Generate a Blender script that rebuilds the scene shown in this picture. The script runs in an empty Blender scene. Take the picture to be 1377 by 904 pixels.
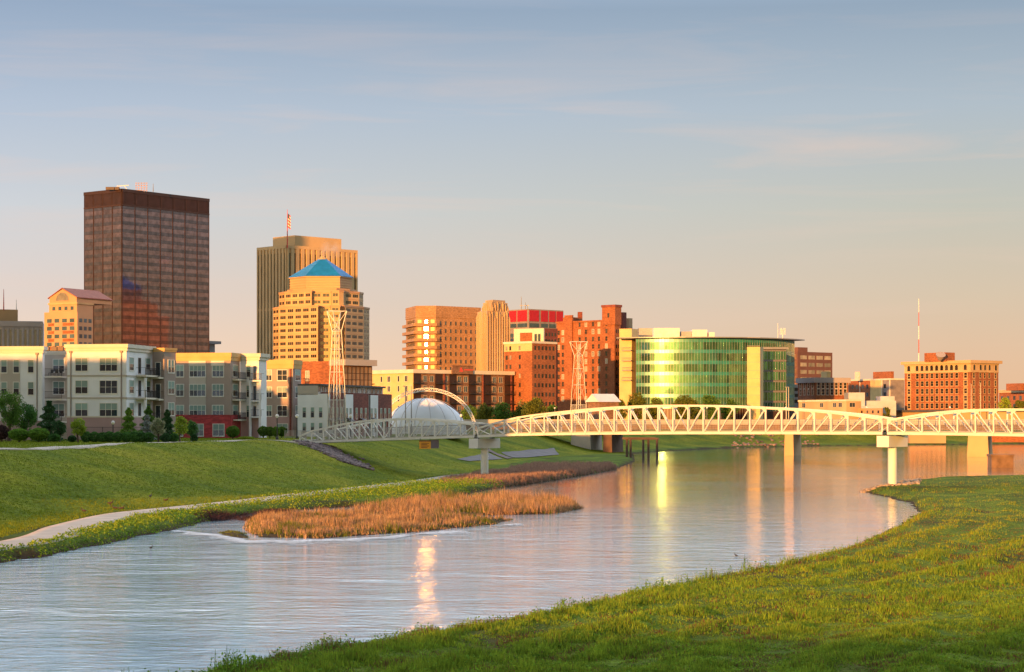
import bpy, math, random
import numpy as np
from mathutils import Vector, Matrix
random.seed(7); RNG = np.random.default_rng(11)
R = math.radians
# ---------------------------------------------------------------- camera, sky, sun, exposure
F, CX, HY, CAMH = 2700.0, 688.5, 565.0, 8.2      # focal length (photo px), centre column, horizon row, eye height
SUN_AZ, SUN_EL = R(22), R(5.0)                    # sun behind the viewer, to the left, very low
sc = bpy.context.scene
COL = sc.collection
cam = bpy.data.objects.new('camera', bpy.data.cameras.new('camera')); COL.objects.link(cam)
cam.location = (0, 0, CAMH); cam.rotation_euler = (R(90), 0, 0)
cam.data.sensor_width = 36; cam.data.lens = F / 1377 * 36
cam.data.shift_y = (HY - 452) / 1377; cam.data.clip_start = 0.5; cam.data.clip_end = 30000
sc.camera = cam
sc.view_settings.view_transform = 'Standard'; sc.view_settings.look = 'None'
sc.view_settings.gamma = 1; sc.view_settings.use_curve_mapping = False
sc.view_settings.exposure = 0.85
sc.cycles.max_bounces = 6; sc.cycles.diffuse_bounces = 2; sc.cycles.glossy_bounces = 4
sc.cycles.transparent_max_bounces = 6; sc.cycles.sample_clamp_indirect = 40
W = bpy.data.worlds.new('World'); sc.world = W; W.use_nodes = True
nt = W.node_tree; nt.nodes.clear()
def N(t, ty, **kw):
    n = t.nodes.new(ty)
    for k, v in kw.items(): setattr(n, k, v)
    return n
def ramp(n, stops, interp='LINEAR'):
    cr = n.color_ramp; cr.interpolation = interp
    while len(cr.elements) > 1: cr.elements.remove(cr.elements[-1])
    cr.elements[0].position = stops[0][0]; cr.elements[0].color = (*stops[0][1], 1)
    for p, c in stops[1:]:
        e = cr.elements.new(p); e.color = (*c, 1)
sky = N(nt, 'ShaderNodeTexSky', sky_type='NISHITA'); sky.sun_disc = False
sky.sun_elevation = SUN_EL; sky.sun_rotation = R(180) + SUN_AZ
sky.dust_density = 1.0; sky.air_density = 1.2; sky.ozone_density = 2.0
bg1 = N(nt, 'ShaderNodeBackground'); bg1.inputs[1].default_value = 0.15
nt.links.new(sky.outputs[0], bg1.inputs[0])
tc = N(nt, 'ShaderNodeTexCoord'); sep = N(nt, 'ShaderNodeSeparateXYZ'); nt.links.new(tc.outputs['Generated'], sep.inputs[0])
# evening colours opposite the sun by height above the horizon (left paler and pinker than right)
mr = N(nt, 'ShaderNodeMapRange'); mr.inputs[1].default_value = 0.0; mr.inputs[2].default_value = 0.40
nt.links.new(sep.outputs[2], mr.inputs[0])
def s2l(r, g, b): return tuple(((c/255)/12.92 if c/255 < .04045 else ((c/255+.055)/1.055)**2.4) for c in (r, g, b))
EXPC = 2 ** -0.85
def sc3(c, k=EXPC): return tuple(x*k for x in c)
rL = N(nt, 'ShaderNodeValToRGB'); rR = N(nt, 'ShaderNodeValToRGB')
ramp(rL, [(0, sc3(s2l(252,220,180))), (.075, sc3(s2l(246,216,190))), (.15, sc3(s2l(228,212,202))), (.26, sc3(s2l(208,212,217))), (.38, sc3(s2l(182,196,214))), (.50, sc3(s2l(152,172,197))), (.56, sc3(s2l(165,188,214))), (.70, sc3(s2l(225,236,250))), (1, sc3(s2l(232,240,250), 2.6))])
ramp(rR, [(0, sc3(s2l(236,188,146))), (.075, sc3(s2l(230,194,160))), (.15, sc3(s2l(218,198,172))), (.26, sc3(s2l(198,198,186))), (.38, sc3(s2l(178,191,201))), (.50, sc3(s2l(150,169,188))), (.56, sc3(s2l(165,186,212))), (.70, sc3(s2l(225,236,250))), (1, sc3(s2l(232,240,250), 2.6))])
nt.links.new(mr.outputs[0], rL.inputs[0]); nt.links.new(mr.outputs[0], rR.inputs[0])
mx = N(nt, 'ShaderNodeMapRange'); mx.inputs[1].default_value = -0.25; mx.inputs[2].default_value = 0.22
nt.links.new(sep.outputs[0], mx.inputs[0])
lr = N(nt, 'ShaderNodeMix', data_type='RGBA'); nt.links.new(mx.outputs[0], lr.inputs[0]); nt.links.new(rL.outputs[0], lr.inputs[6]); nt.links.new(rR.outputs[0], lr.inputs[7])
# thin cirrus streaks
mp = N(nt, 'ShaderNodeMapping'); mp.inputs['Rotation'].default_value = (0, R(7), 0); mp.inputs['Scale'].default_value = (3.2, 3.2, 40)
nz = N(nt, 'ShaderNodeTexNoise'); nz.inputs['Scale'].default_value = 1.6; nz.inputs['Detail'].default_value = 6; nz.inputs['Roughness'].default_value = .55; nz.inputs['Distortion'].default_value = .6
nt.links.new(tc.outputs['Generated'], mp.inputs[0]); nt.links.new(mp.outputs[0], nz.inputs[0])
cr = N(nt, 'ShaderNodeValToRGB'); ramp(cr, [(.50, (0,0,0)), (.76, (.42,.42,.42))]); nt.links.new(nz.outputs[0], cr.inputs[0])
band = N(nt, 'ShaderNodeValToRGB'); ramp(band, [(0, (0,0,0)), (.22, (.5,.5,.5)), (.32, (1,1,1)), (.42, (.5,.5,.5)), (.60, (.05,.05,.05))]); nt.links.new(mr.outputs[0], band.inputs[0])
mm = N(nt, 'ShaderNodeMath', operation='MULTIPLY'); nt.links.new(cr.outputs[0], mm.inputs[0]); nt.links.new(band.outputs[0], mm.inputs[1])
cl = N(nt, 'ShaderNodeMix', data_type='RGBA'); nt.links.new(mm.outputs[0], cl.inputs[0]); nt.links.new(lr.outputs[2], cl.inputs[6]); cl.inputs[7].default_value = (*sc3(s2l(244,208,186)), 1)
bg2 = N(nt, 'ShaderNodeBackground'); nt.links.new(cl.outputs[2], bg2.inputs[0]); bg2.inputs[1].default_value = 1
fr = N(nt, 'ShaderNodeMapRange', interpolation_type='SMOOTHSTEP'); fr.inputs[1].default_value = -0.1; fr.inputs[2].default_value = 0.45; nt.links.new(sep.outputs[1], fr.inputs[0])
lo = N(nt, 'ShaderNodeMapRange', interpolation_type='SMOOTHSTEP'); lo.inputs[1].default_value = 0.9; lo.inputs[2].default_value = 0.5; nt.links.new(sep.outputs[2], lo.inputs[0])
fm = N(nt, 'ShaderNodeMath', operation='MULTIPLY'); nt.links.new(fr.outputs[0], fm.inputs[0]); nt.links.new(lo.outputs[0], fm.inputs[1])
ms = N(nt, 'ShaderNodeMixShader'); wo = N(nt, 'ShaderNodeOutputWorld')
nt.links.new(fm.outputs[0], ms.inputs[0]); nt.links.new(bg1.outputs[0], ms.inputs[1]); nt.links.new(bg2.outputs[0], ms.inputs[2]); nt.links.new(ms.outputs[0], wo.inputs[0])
SV = Vector((-math.sin(SUN_AZ)*math.cos(SUN_EL), -math.cos(SUN_AZ)*math.cos(SUN_EL), math.sin(SUN_EL)))
sun = bpy.data.objects.new('sun', bpy.data.lights.new('sun', 'SUN')); COL.objects.link(sun)
sun.data.energy = 5.0; sun.data.angle = R(0.6); sun.data.color = (1.0, 0.42, 0.10)
sun.rotation_euler = (-SV).to_track_quat('-Z', 'Y').to_euler()
sun.location = SV * 300

# ---------------------------------------------------------------- helpers
def K(px): return (px - CX) / F
def at(px, py, z=0.0):                      # where the sight line through a photo pixel meets height z
    D = (CAMH - z) * F / (py - HY); return (K(px)*D, D)
def zat(py, D): return CAMH + (HY - py) * D / F
def tag(o, label=None, cat=None, group=None, kind=None):
    if label: o['label'] = label
    if cat: o['category'] = cat
    if group: o['group'] = group
    if kind: o['kind'] = kind
    return o
def empty(name, loc, rz=0):
    o = bpy.data.objects.new(name, None); o.empty_display_size = .3
    o.location = loc; o.rotation_euler = (0, 0, rz); COL.objects.link(o); return o
def link(name, me, parent=None, loc=(0,0,0), rz=0):
    o = bpy.data.objects.new(name, me); o.location = loc; o.rotation_euler = (0,0,rz)
    COL.objects.link(o); o.parent = parent; return o
def copy_tree(o, parent=None):
    c = o.copy(); COL.objects.link(c); c.parent = parent
    for ch in [x for x in KIDS.get(o.name, [])] or list(o.children): copy_tree(ch, c)
    return c
KIDS = {}
def worldloc(o):
    v = Vector(o.location); p = o.parent
    while p is not None: v = v + Vector(p.location); p = p.parent
    return v
class MB:
    def __init__(s): s.v = []; s.f = []; s.m = []; s.cur = 0
    def add(s, vs, fs):
        b = len(s.v); s.v += [tuple(x) for x in vs]
        for q in fs: s.f.append([b+i for i in q]); s.m.append(s.cur)
        return s
    def box(s, a, b):
        x0,y0,z0 = a; x1,y1,z1 = b
        return s.add([(x0,y0,z0),(x1,y0,z0),(x1,y1,z0),(x0,y1,z0),(x0,y0,z1),(x1,y0,z1),(x1,y1,z1),(x0,y1,z1)],
                     [(0,3,2,1),(4,5,6,7),(0,1,5,4),(1,2,6,5),(2,3,7,6),(3,0,4,7)])
    def prism(s, poly, z0, z1, top=True, bottom=False):
        n = len(poly); vs = [(p[0],p[1],z0) for p in poly] + [(p[0],p[1],z1) for p in poly]
        fs = [(i,(i+1)%n,n+(i+1)%n,n+i) for i in range(n)]
        if top: fs.append(tuple(range(n,2*n)))
        if bottom: fs.append(tuple(range(n-1,-1,-1)))
        return s.add(vs, fs)
    def fbox(s, fc, s0, s1, z0, z1, o0, o1):   # box on a facade: along s, height z, outward offset o
        p = lambda a, z, o: (fc.P[0]+fc.u[0]*a+fc.n[0]*o, fc.P[1]+fc.u[1]*a+fc.n[1]*o, z)
        return s.add([p(s0,z0,o1),p(s1,z0,o1),p(s1,z0,o0),p(s0,z0,o0),p(s0,z1,o1),p(s1,z1,o1),p(s1,z1,o0),p(s0,z1,o0)],
                     [(0,3,2,1),(4,5,6,7),(0,1,5,4),(1,2,6,5),(2,3,7,6),(3,0,4,7)])
    def bar(s, a, b, w, h=None, up=(0,0,1)):   # square bar from a to b
        a = Vector(a); b = Vector(b); d = (b-a)
        if d.length < 1e-6: return s
        d.normalize(); h = h or w; u = Vector(up)
        if abs(d.dot(u)) > .98: u = Vector((0,1,0))
        x = d.cross(u).normalized()*w/2; y = x.normalized().cross(d).normalized()*h/2
        vs = [a-x-y,a+x-y,a+x+y,a-x+y,b-x-y,b+x-y,b+x+y,b-x+y]
        return s.add(vs, [(0,1,2,3),(7,6,5,4),(0,4,5,1),(1,5,6,2),(2,6,7,3),(3,7,4,0)])
    def tube(s, a, b, r0, r1=None, n=10, cap=True):
        a = Vector(a); b = Vector(b); r1 = r0 if r1 is None else r1; d = (b-a).normalized()
        u = Vector((0,0,1)) if abs(d.z) < .9 else Vector((1,0,0))
        x = d.cross(u).normalized(); y = d.cross(x)
        vs = []
        for c, r in ((a,r0),(b,r1)):
            for i in range(n):
                t = 2*math.pi*i/n; vs.append(c + x*math.cos(t)*r - y*math.sin(t)*r)
        fs = [(i,(i+1)%n,n+(i+1)%n,n+i) for i in range(n)]
        if cap: fs += [tuple(range(n-1,-1,-1)), tuple(range(n,2*n))]
        return s.add(vs, fs)
    def lathe(s, c, prof, n=16):               # prof: (r, z)
        vs = []
        for r, z in prof:
            for i in range(n):
                t = 2*math.pi*i/n; vs.append((c[0]+r*math.cos(t), c[1]+r*math.sin(t), c[2]+z))
        fs = []
        for k in range(len(prof)-1):
            for i in range(n): fs.append((k*n+i,k*n+(i+1)%n,(k+1)*n+(i+1)%n,(k+1)*n+i))
        return s.add(vs, fs)
    def build(s, name, mats, parent=None, smooth=False, label=None, kind=None, local=False):
        off = worldloc(parent) if (parent is not None and not local) else Vector((0,0,0))
        me = bpy.data.meshes.new(name)
        me.from_pydata([(x-off.x, y-off.y, z-off.z) for x,y,z in s.v], [], s.f)
        if not isinstance(mats, (list, tuple)): mats = [mats]
        for m in mats: me.materials.append(m)
        if len(mats) > 1: me.polygons.foreach_set('material_index', s.m)
        if smooth: me.polygons.foreach_set('use_smooth', [True]*len(me.polygons))
        me.update(); o = link(name, me, parent)
        if label: o['label'] = label
        if kind: o['kind'] = kind
        return o
    def mesh(s, name, mats):
        me = bpy.data.meshes.new(name); me.from_pydata(s.v, [], s.f)
        if not isinstance(mats, (list, tuple)): mats = [mats]
        for m in mats: me.materials.append(m)
        if len(mats) > 1: me.polygons.foreach_set('material_index', s.m)
        me.update(); return me
def npmesh(name, verts, faces, mats, midx=None, smooth=False):
    me = bpy.data.meshes.new(name); n, k = faces.shape
    me.vertices.add(len(verts)); me.vertices.foreach_set('co', verts.astype(np.float32).ravel())
    me.loops.add(n*k); me.loops.foreach_set('vertex_index', faces.astype(np.int32).ravel())
    me.polygons.add(n); me.polygons.foreach_set('loop_start', np.arange(0, n*k, k, dtype=np.int32))
    me.polygons.foreach_set('loop_total', np.full(n, k, dtype=np.int32))
    for m in (mats if isinstance(mats, (list,tuple)) else [mats]): me.materials.append(m)
    if midx is not None: me.polygons.foreach_set('material_index', midx.astype(np.int32))
    if smooth: me.polygons.foreach_set('use_smooth', np.ones(n, dtype=bool))
    me.update(calc_edges=True); return me

# ---------------------------------------------------------------- materials
MATS = {}
def mat(name, col, rough=.8, metal=0, var=.18, scale=.6, bump=0, bscale=8, spec=.5, col2=None, island=0, objvar=0, stretch=(1,1,1)):
    if name in MATS: return MATS[name]
    m = bpy.data.materials.new(name); m.use_nodes = True; t = m.node_tree; b = t.nodes['Principled BSDF']
    b.inputs['Roughness'].default_value = rough; b.inputs['Metallic'].default_value = metal
    b.inputs['Specular IOR Level'].default_value = spec
    g = N(t, 'ShaderNodeNewGeometry'); mp = N(t, 'ShaderNodeMapping'); mp.inputs['Scale'].default_value = stretch
    t.links.new(g.outputs['Position'], mp.inputs[0])
    n = N(t, 'ShaderNodeTexNoise'); n.inputs['Scale'].default_value = scale; n.inputs['Detail'].default_value = 5
    t.links.new(mp.outputs[0], n.inputs[0])
    r = N(t, 'ShaderNodeValToRGB'); c2 = col2 or tuple(c*(1-var) for c in col); c1 = col if col2 else tuple(min(1,c*(1+var*.6)) for c in col)
    ramp(r, [(.32, c2), (.68, c1)]); t.links.new(n.outputs[0], r.inputs[0]); out = r.outputs[0]
    if island or objvar:
        if island: src, amt = g.outputs['Random Per Island'], island
        else:
            oi = N(t, 'ShaderNodeObjectInfo'); src, amt = oi.outputs['Random'], objvar
        hs = N(t, 'ShaderNodeHueSaturation'); m2 = N(t, 'ShaderNodeMapRange'); m2.inputs[3].default_value = 1-amt; m2.inputs[4].default_value = 1+amt
        t.links.new(src, m2.inputs[0]); t.links.new(m2.outputs[0], hs.inputs['Value']); t.links.new(out, hs.inputs['Color']); out = hs.outputs[0]
    t.links.new(out, b.inputs['Base Color'])
    if bump:
        n2 = N(t, 'ShaderNodeTexNoise'); n2.inputs['Scale'].default_value = bscale; n2.inputs['Detail'].default_value = 4
        t.links.new(g.outputs['Position'], n2.inputs[0]); bp = N(t, 'ShaderNodeBump'); bp.inputs['Strength'].default_value = bump; bp.inputs['Distance'].default_value = .1
        t.links.new(n2.outputs[0], bp.inputs['Height']); t.links.new(bp.outputs[0], b.inputs['Normal'])
    MATS[name] = m; return m
def brickmat(name, c1, c2, mortar=(.30,.27,.24), course=.25, bump=.2):
    """brick in courses: the mortar lines follow world height, soft patches of darker brick"""
    if name in MATS: return MATS[name]
    m = mat(name, c1, .9, var=.2, scale=.25, col2=c2, bump=bump, bscale=3)
    t = m.node_tree; b = t.nodes['Principled BSDF']; src = b.inputs['Base Color'].links[0].from_socket
    g = N(t, 'ShaderNodeNewGeometry'); mp = N(t, 'ShaderNodeMapping'); mp.inputs['Scale'].default_value = (1.2, 1.2, 1/course*.9)
    t.links.new(g.outputs['Position'], mp.inputs[0]); n = N(t, 'ShaderNodeTexNoise'); n.inputs['Scale'].default_value = 1; n.inputs['Detail'].default_value = 2
    t.links.new(mp.outputs[0], n.inputs[0]); r = N(t, 'ShaderNodeValToRGB'); ramp(r, [(.40, (.72,.72,.72)), (.62, (1.12,1.12,1.12))]); t.links.new(n.outputs[0], r.inputs[0])
    x = N(t, 'ShaderNodeMix', data_type='RGBA', blend_type='MULTIPLY'); x.inputs[0].default_value = 1
    t.links.new(src, x.inputs[6]); t.links.new(r.outputs[0], x.inputs[7]); t.links.new(x.outputs[2], b.inputs['Base Color'])
    return m
def glass(name, col=(.03,.04,.05), rough=.06, spec=1.0, metal=0.0, wob=.02, wscale=.35, objvar=.5):
    if name in MATS: return MATS[name]
    m = mat(name, col, rough, metal, var=.3, scale=.4, spec=spec, objvar=objvar); t = m.node_tree; b = t.nodes['Principled BSDF']
    b.inputs['IOR'].default_value = 1.5
    g = N(t, 'ShaderNodeNewGeometry'); n = N(t, 'ShaderNodeTexNoise'); n.inputs['Scale'].default_value = wscale; n.inputs['Detail'].default_value = 2
    t.links.new(g.outputs['Position'], n.inputs[0]); bp = N(t, 'ShaderNodeBump'); bp.inputs['Strength'].default_value = 1; bp.inputs['Distance'].default_value = wob
    t.links.new(n.outputs[0], bp.inputs['Height']); t.links.new(bp.outputs[0], b.inputs['Normal']); return m
def rgb(r, g, b, k=1.0): return tuple(x*k for x in s2l(r, g, b))
M = dict(
 concrete=mat('concrete', (.42,.39,.34), .85, bump=.15, bscale=2, scale=.3),
 pathconc=mat('path_concrete', (.46,.38,.30), .9, bump=.2, bscale=3, scale=.5),
 whitesteel=mat('white_painted_steel', (.70,.68,.62), .5, var=.10, scale=.8),
 whitepaint=mat('white_paint', (.74,.73,.70), .6, var=.08, scale=.4),
 cream=mat('cream_stucco', (.76,.76,.78), .9, var=.10, scale=.35),
 creamyel=mat('yellow_cream_brick', (.62,.47,.22), .9, var=.12, scale=.3),
 taupe=mat('taupe_stucco', (.36,.28,.245), .9, var=.1, scale=.3),
 taupelt=mat('light_taupe_stucco', (.48,.42,.36), .9, var=.1, scale=.3),
 basetaupe=mat('mauve_base_stucco', (.40,.26,.25), .9, var=.12, scale=.3),
 trim=mat('cornice_trim', (.66,.60,.50), .8, var=.08),
 yelltrim=mat('ochre_cornice', (.60,.38,.14), .8, var=.1),
 redbrick=brickmat('red_brick', (.52,.06,.065), (.38,.05,.055)),
 hotelbrick=brickmat('orange_red_brick', (.36,.125,.05), (.26,.09,.035)),
 brownbrick=brickmat('brown_brick', (.27,.15,.09), (.20,.105,.065)),
 tanbrick=brickmat('tan_brick', (.42,.25,.14), (.34,.20,.11)),
 townbrick=brickmat('townhouse_brick', (.25,.07,.05), (.17,.05,.04)),
 sandstone=mat('sand_coloured_stone', (.52,.36,.19), .85, var=.14, scale=.12),
 ribtan=mat('tan_precast_ribs', (.62,.43,.22), .85, var=.12, scale=.08),
 greystone=mat('grey_precast', (.36,.33,.33), .85, var=.12, scale=.1),
 pinkstone=mat('pink_granite', (.50,.30,.17), .7, var=.14, scale=.1),
 deco=mat('weathered_limestone', (.50,.35,.21), .9, var=.3, scale=.12, stretch=(1,1,.15)),
 darkframe=mat('bronze_steel_frame', (.055,.028,.022), .45, metal=.3, var=.15, scale=.2),
 bronzepanel=mat('bronze_louver', (.05,.03,.038), .55, var=.25, scale=.3),
 redpanel=mat('red_enamel_panel', (.40,.01,.015), .5, var=.1),
 greyframe=mat('grey_window_frame', (.25,.22,.21), .6),
 blackmetal=mat('black_metal', (.02,.02,.022), .5, var=.1),
 greymetal=mat('grey_metal', (.30,.30,.31), .45, metal=.4, var=.1),
 bluecopper=mat('blue_metal_roof', (.01,.20,.52), .65, metal=.0, var=.2, scale=.25, spec=.15),
 roofdark=mat('dark_roof_membrane', (.10,.09,.085), .9),
 roofred=mat('red_tile_roof', (.30,.10,.07), .8),
 brownoffice=mat('brown_office_panel', (.15,.07,.055), .75, var=.12, scale=.2),
 winframe=mat('cream_window_frame', (.72,.69,.63), .7, var=.05),
 blind=mat('window_blind_behind_glass', (.22,.32,.29), .45, var=.12, scale=.5, spec=.4, objvar=.25),
 wdark=glass('dark_window_glass', (.03,.04,.055)),
 wfar=glass('far_window_glass', (.035,.03,.03), .12, spec=.8, objvar=.6),
 wblue=glass('blue_window_glass', (.05,.09,.13), .1, objvar=.3),
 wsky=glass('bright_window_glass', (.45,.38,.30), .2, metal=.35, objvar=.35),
 towerglass=glass('bronze_tower_glass', (.22,.145,.19), .07, metal=.8, wob=.04, wscale=.12, objvar=.22),
 towerglass2=glass('bronze_spandrel_glass', (.15,.12,.17), .10, metal=.8, wob=.03, wscale=.12, objvar=.15),
 greenglass=glass('green_curtain_glass', (.075,.21,.145), .06, metal=.75, wob=.008, wscale=.25, objvar=.5),
 tealband=glass('teal_spandrel_glass', (.03,.24,.20), .3, metal=.2, wob=.01, objvar=.05),
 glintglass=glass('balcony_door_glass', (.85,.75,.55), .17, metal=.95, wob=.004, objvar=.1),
 amberglass=glass('amber_curtain_glass', (.40,.22,.10), .5, metal=.5, wob=.03, objvar=.3),
 membrane=mat('white_tent_membrane', (.78,.80,.84), .7, var=.05, scale=.3),
 bark=mat('bark', (.10,.065,.045), .95, bump=.4, bscale=6),
 rust=mat('rusty_pier', (.12,.07,.05), .9, bump=.3, bscale=2),
 oldconc=mat('weathered_paving', (.14,.12,.12), .95, var=.3, scale=.6),
 greylight=mat('light_grey_precast', (.56,.52,.50), .85, var=.12, scale=.1),
 stoneold=mat('old_masonry', (.20,.12,.07), .95, bump=.5, bscale=1.5, var=.35, scale=.8),
 signorange=mat('amber_sign_board', (.75,.33,.02), .55, var=.05),
 signpurple=mat('grey_sign_board', (.13,.11,.16), .6),
 lampglobe=mat('frosted_lamp_globe', (.85,.80,.75), .3, var=.02),
 redpaint=mat('red_mast_paint', (.6,.08,.05), .6), )
def leafmat(name, c1, c2, isl=.35, trans=.25):
    m = mat(name, c1, .75, col2=c2, scale=1.2, island=isl, spec=.03); t = m.node_tree; b = t.nodes['Principled BSDF']
    tr = N(t, 'ShaderNodeBsdfTranslucent'); t.links.new(b.inputs['Base Color'].links[0].from_socket, tr.inputs[0])
    mi = N(t, 'ShaderNodeMixShader'); mi.inputs[0].default_value = trans
    t.links.new(b.outputs[0], mi.inputs[1]); t.links.new(tr.outputs[0], mi.inputs[2]); t.links.new(mi.outputs[0], t.nodes['Material Output'].inputs[0]); return m
L = dict(
 green=leafmat('leaf_green', (.13,.24,.04), (.07,.14,.03)),
 dark=leafmat('leaf_dark_green', (.07,.15,.055), (.04,.09,.035)),
 lime=leafmat('leaf_lime', (.34,.42,.05), (.20,.30,.03)),
 silver=leafmat('leaf_silver', (.34,.36,.33), (.22,.25,.23)),
 blossom=leafmat('leaf_cream_blossom', (.38,.36,.24), (.20,.25,.12)),
 olive=leafmat('leaf_olive', (.17,.19,.03), (.10,.12,.025)),
 shrub=leafmat('leaf_shrub', (.20,.34,.05), (.11,.22,.035)),
 hedge=leafmat('leaf_hedge', (.11,.25,.06), (.06,.14,.04)),
 purple=leafmat('leaf_purple', (.10,.05,.05), (.05,.03,.03)),
 reed=leafmat('dry_reed', (.50,.32,.17), (.28,.17,.09), .6, .2),
 reedmauve=leafmat('mauve_reed', (.40,.25,.18), (.25,.15,.12), .4, .2),
 weed=leafmat('bank_weed', (.17,.29,.03), (.09,.18,.02), .45, .3),
 weedy=leafmat('yellow_weed', (.30,.35,.035), (.17,.25,.02), .4, .3),
 grassblade=leafmat('grass_blade', (.25,.34,.03), (.12,.19,.02), .4, .3),
 grasssun=leafmat('grass_olive_sunlight', (.36,.33,.03), (.19,.21,.02), .4, .3),
 browngrass=leafmat('dry_and_shade_brown_grass', (.20,.10,.05), (.12,.06,.04), .4, .2), )
# ---------------------------------------------------------------- river, banks and ground
def P0(l, z=0.0): return [at(px, py, z) for px, py in l]
SH_L = [(-60,-8000),(-60,-200),(-52,0),(-42,45),(-34,82)] + P0([(0,757),(60,748),(130,734),(180,723),(240,711),(275,702),(330,692),(420,685),(520,679),(600,672),(645,660),(700,652.5),(760,643.5),(823,632.5),(853,621),(851,610),(930,605),(990,602.5),(1100,600),(1377,597.3)]) + [(700,980),(8000,1600)]
LAND_L = SH_L + [(8000,9000),(-9000,9000),(-9000,-8000)]
SH_R = [(-20,-8000),(-20,-150),(-20,20),(-17,46)] + P0([(262,918),(400,888),(600,855),(700,837),(850,804),(1000,775),(1130,742),(1200,711),(1236,690),(1225,677),(1185,667),(1158,661),(1203,652),(1260,645.5),(1377,643)]) + [(120,318),(400,420),(2000,700),(8000,900)]
LAND_R = SH_R + [(8000,-8000)]
ISL1 = P0([(329,711),(347,723),(434,724),(484,720),(551,716),(660,706),(690,699),(600,697.5),(520,696),(450,691),(380,692),(335,699)])
ISL2 = P0([(470,690),(560,694.5),(660,693),(745,691),(785,684),(760,675),(690,670),(620,671),(540,677)])
ISL3 = P0([(295,716),(312,723),(335,724),(330,718),(310,714)])
PATHPX = [(0,734),(100,707.5),(160,693),(210,686.5),(270,680.5),(340,673),(420,663.5),(520,652.5),(575,646),(610,640.5)]
PATHW = [(-52,40),(-42,85)] + P0(PATHPX, .55) + [(-4.5,287),(-1,305)]
TOE = [(-70,-8000),(-66,-200),(-58,0),(-49,50),(-38,92)] + P0(PATHPX, .55) + [(-3,300)] + P0([(742,616),(830,609.5)], .6) + [(K(880)*520,520),(K(930)*563,563),(K(990)*601,601),(K(1100)*645,645),(K(1377)*700,700),(690,1010),(8000,1650)]
LEV = TOE + [(8000,9000),(-9000,9000),(-9000,-8000)]
def sdf(poly, X, Y):          # positive inside
    d = np.full(X.shape, 1e18); ins = np.zeros(X.shape, bool); n = len(poly)
    for i in range(n):
        ax, ay = poly[i]; bx, by = poly[(i+1) % n]; ex, ey = bx-ax, by-ay; L2 = ex*ex+ey*ey+1e-9
        t = np.clip(((X-ax)*ex+(Y-ay)*ey)/L2, 0, 1); dx, dy = X-ax-t*ex, Y-ay-t*ey
        d = np.minimum(d, dx*dx+dy*dy)
        c = ((ay > Y) != (by > Y)) & (X < (bx-ax)*(Y-ay)/((by-ay) if by != ay else 1e-9)+ax); ins ^= c
    d = np.sqrt(d); return np.where(ins, d, -d)
def ss(t): t = np.clip(t, 0, 1); return t*t*(3-2*t)
def wob(X, Y, k, s=0): return (np.sin(X*k+1.3+s)*np.cos(Y*k*.8+.4+s)+.6*np.sin(X*k*2.3+Y*k*1.7+s)+.35*np.cos(X*k*4.1-Y*k*3.3+2*s))/1.6
HT = RNG.uniform(size=4096)
def vn(X, Y, s, o=0):            # value noise, 0..1
    x, y = X/s+o*17.3+500, Y/s+o*9.1+500; i, j = np.floor(x).astype(int), np.floor(y).astype(int); u, v = ss(x-i), ss(y-j)
    h_ = lambda a, b: HT[(a*73856093 ^ b*19349663) % 4096]
    return (h_(i,j)*(1-u)+h_(i+1,j)*u)*(1-v)+(h_(i,j+1)*(1-u)+h_(i+1,j+1)*u)*v
def fields(X, Y):
    X = np.asarray(X, float); Y = np.asarray(Y, float)
    jit = .5*wob(X, Y, .55)+.25*wob(X, Y, 1.9, 2)
    jit = np.where(Y > 350, 0, jit)
    return sdf(LAND_L, X, Y)+jit*.7, sdf(LAND_R, X, Y)+jit*.6, sdf(LEV, X, Y), np.maximum(np.maximum(sdf(ISL1, X, Y), sdf(ISL2, X, Y)), sdf(ISL3, X, Y))+jit*.6
def ground_z(X, Y, fl=None):
    dl, dr, dt, di = fl or fields(X, Y)
    zl = np.where(dl > 0, .5*ss(dl/1.1), -.8*ss(-dl/2)) + np.where(dl > 0, 4.85*ss((dt-2.6)/26), 0)
    zl = zl + np.where(dt > 5, ss((dt-5)/10)*(1-ss((dt-26)/8))*(.16*wob(X, Y, .13)+.12*wob(X*.35, Y, .31, 2)), 0)
    rid = (1-ss((Y-175)/60))*ss((dr-2)/4)
    zr = np.where(dr > 0, .55*ss(dr/2.2)+1.35*ss((dr-2)/38), -.8*ss(-dr/2))
    zr = zr + rid*(.13*np.sin(dr*1.7+1.6*wob(X, Y, .10)+1.5*vn(X, Y, 9, 11))*np.clip(wob(X, Y, .07, 5)+.7, 0, 1.2) + .09*wob(X, Y, .9)+.12*wob(X, Y, .30, 3))
    zi = np.where(di > 0, .16*ss(di/.8), -.8*ss(-di/2))
    return np.maximum(np.maximum(zl, zr), zi)
def H(x, y): return float(ground_z(np.array([x]), np.array([y]))[0])

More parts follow.
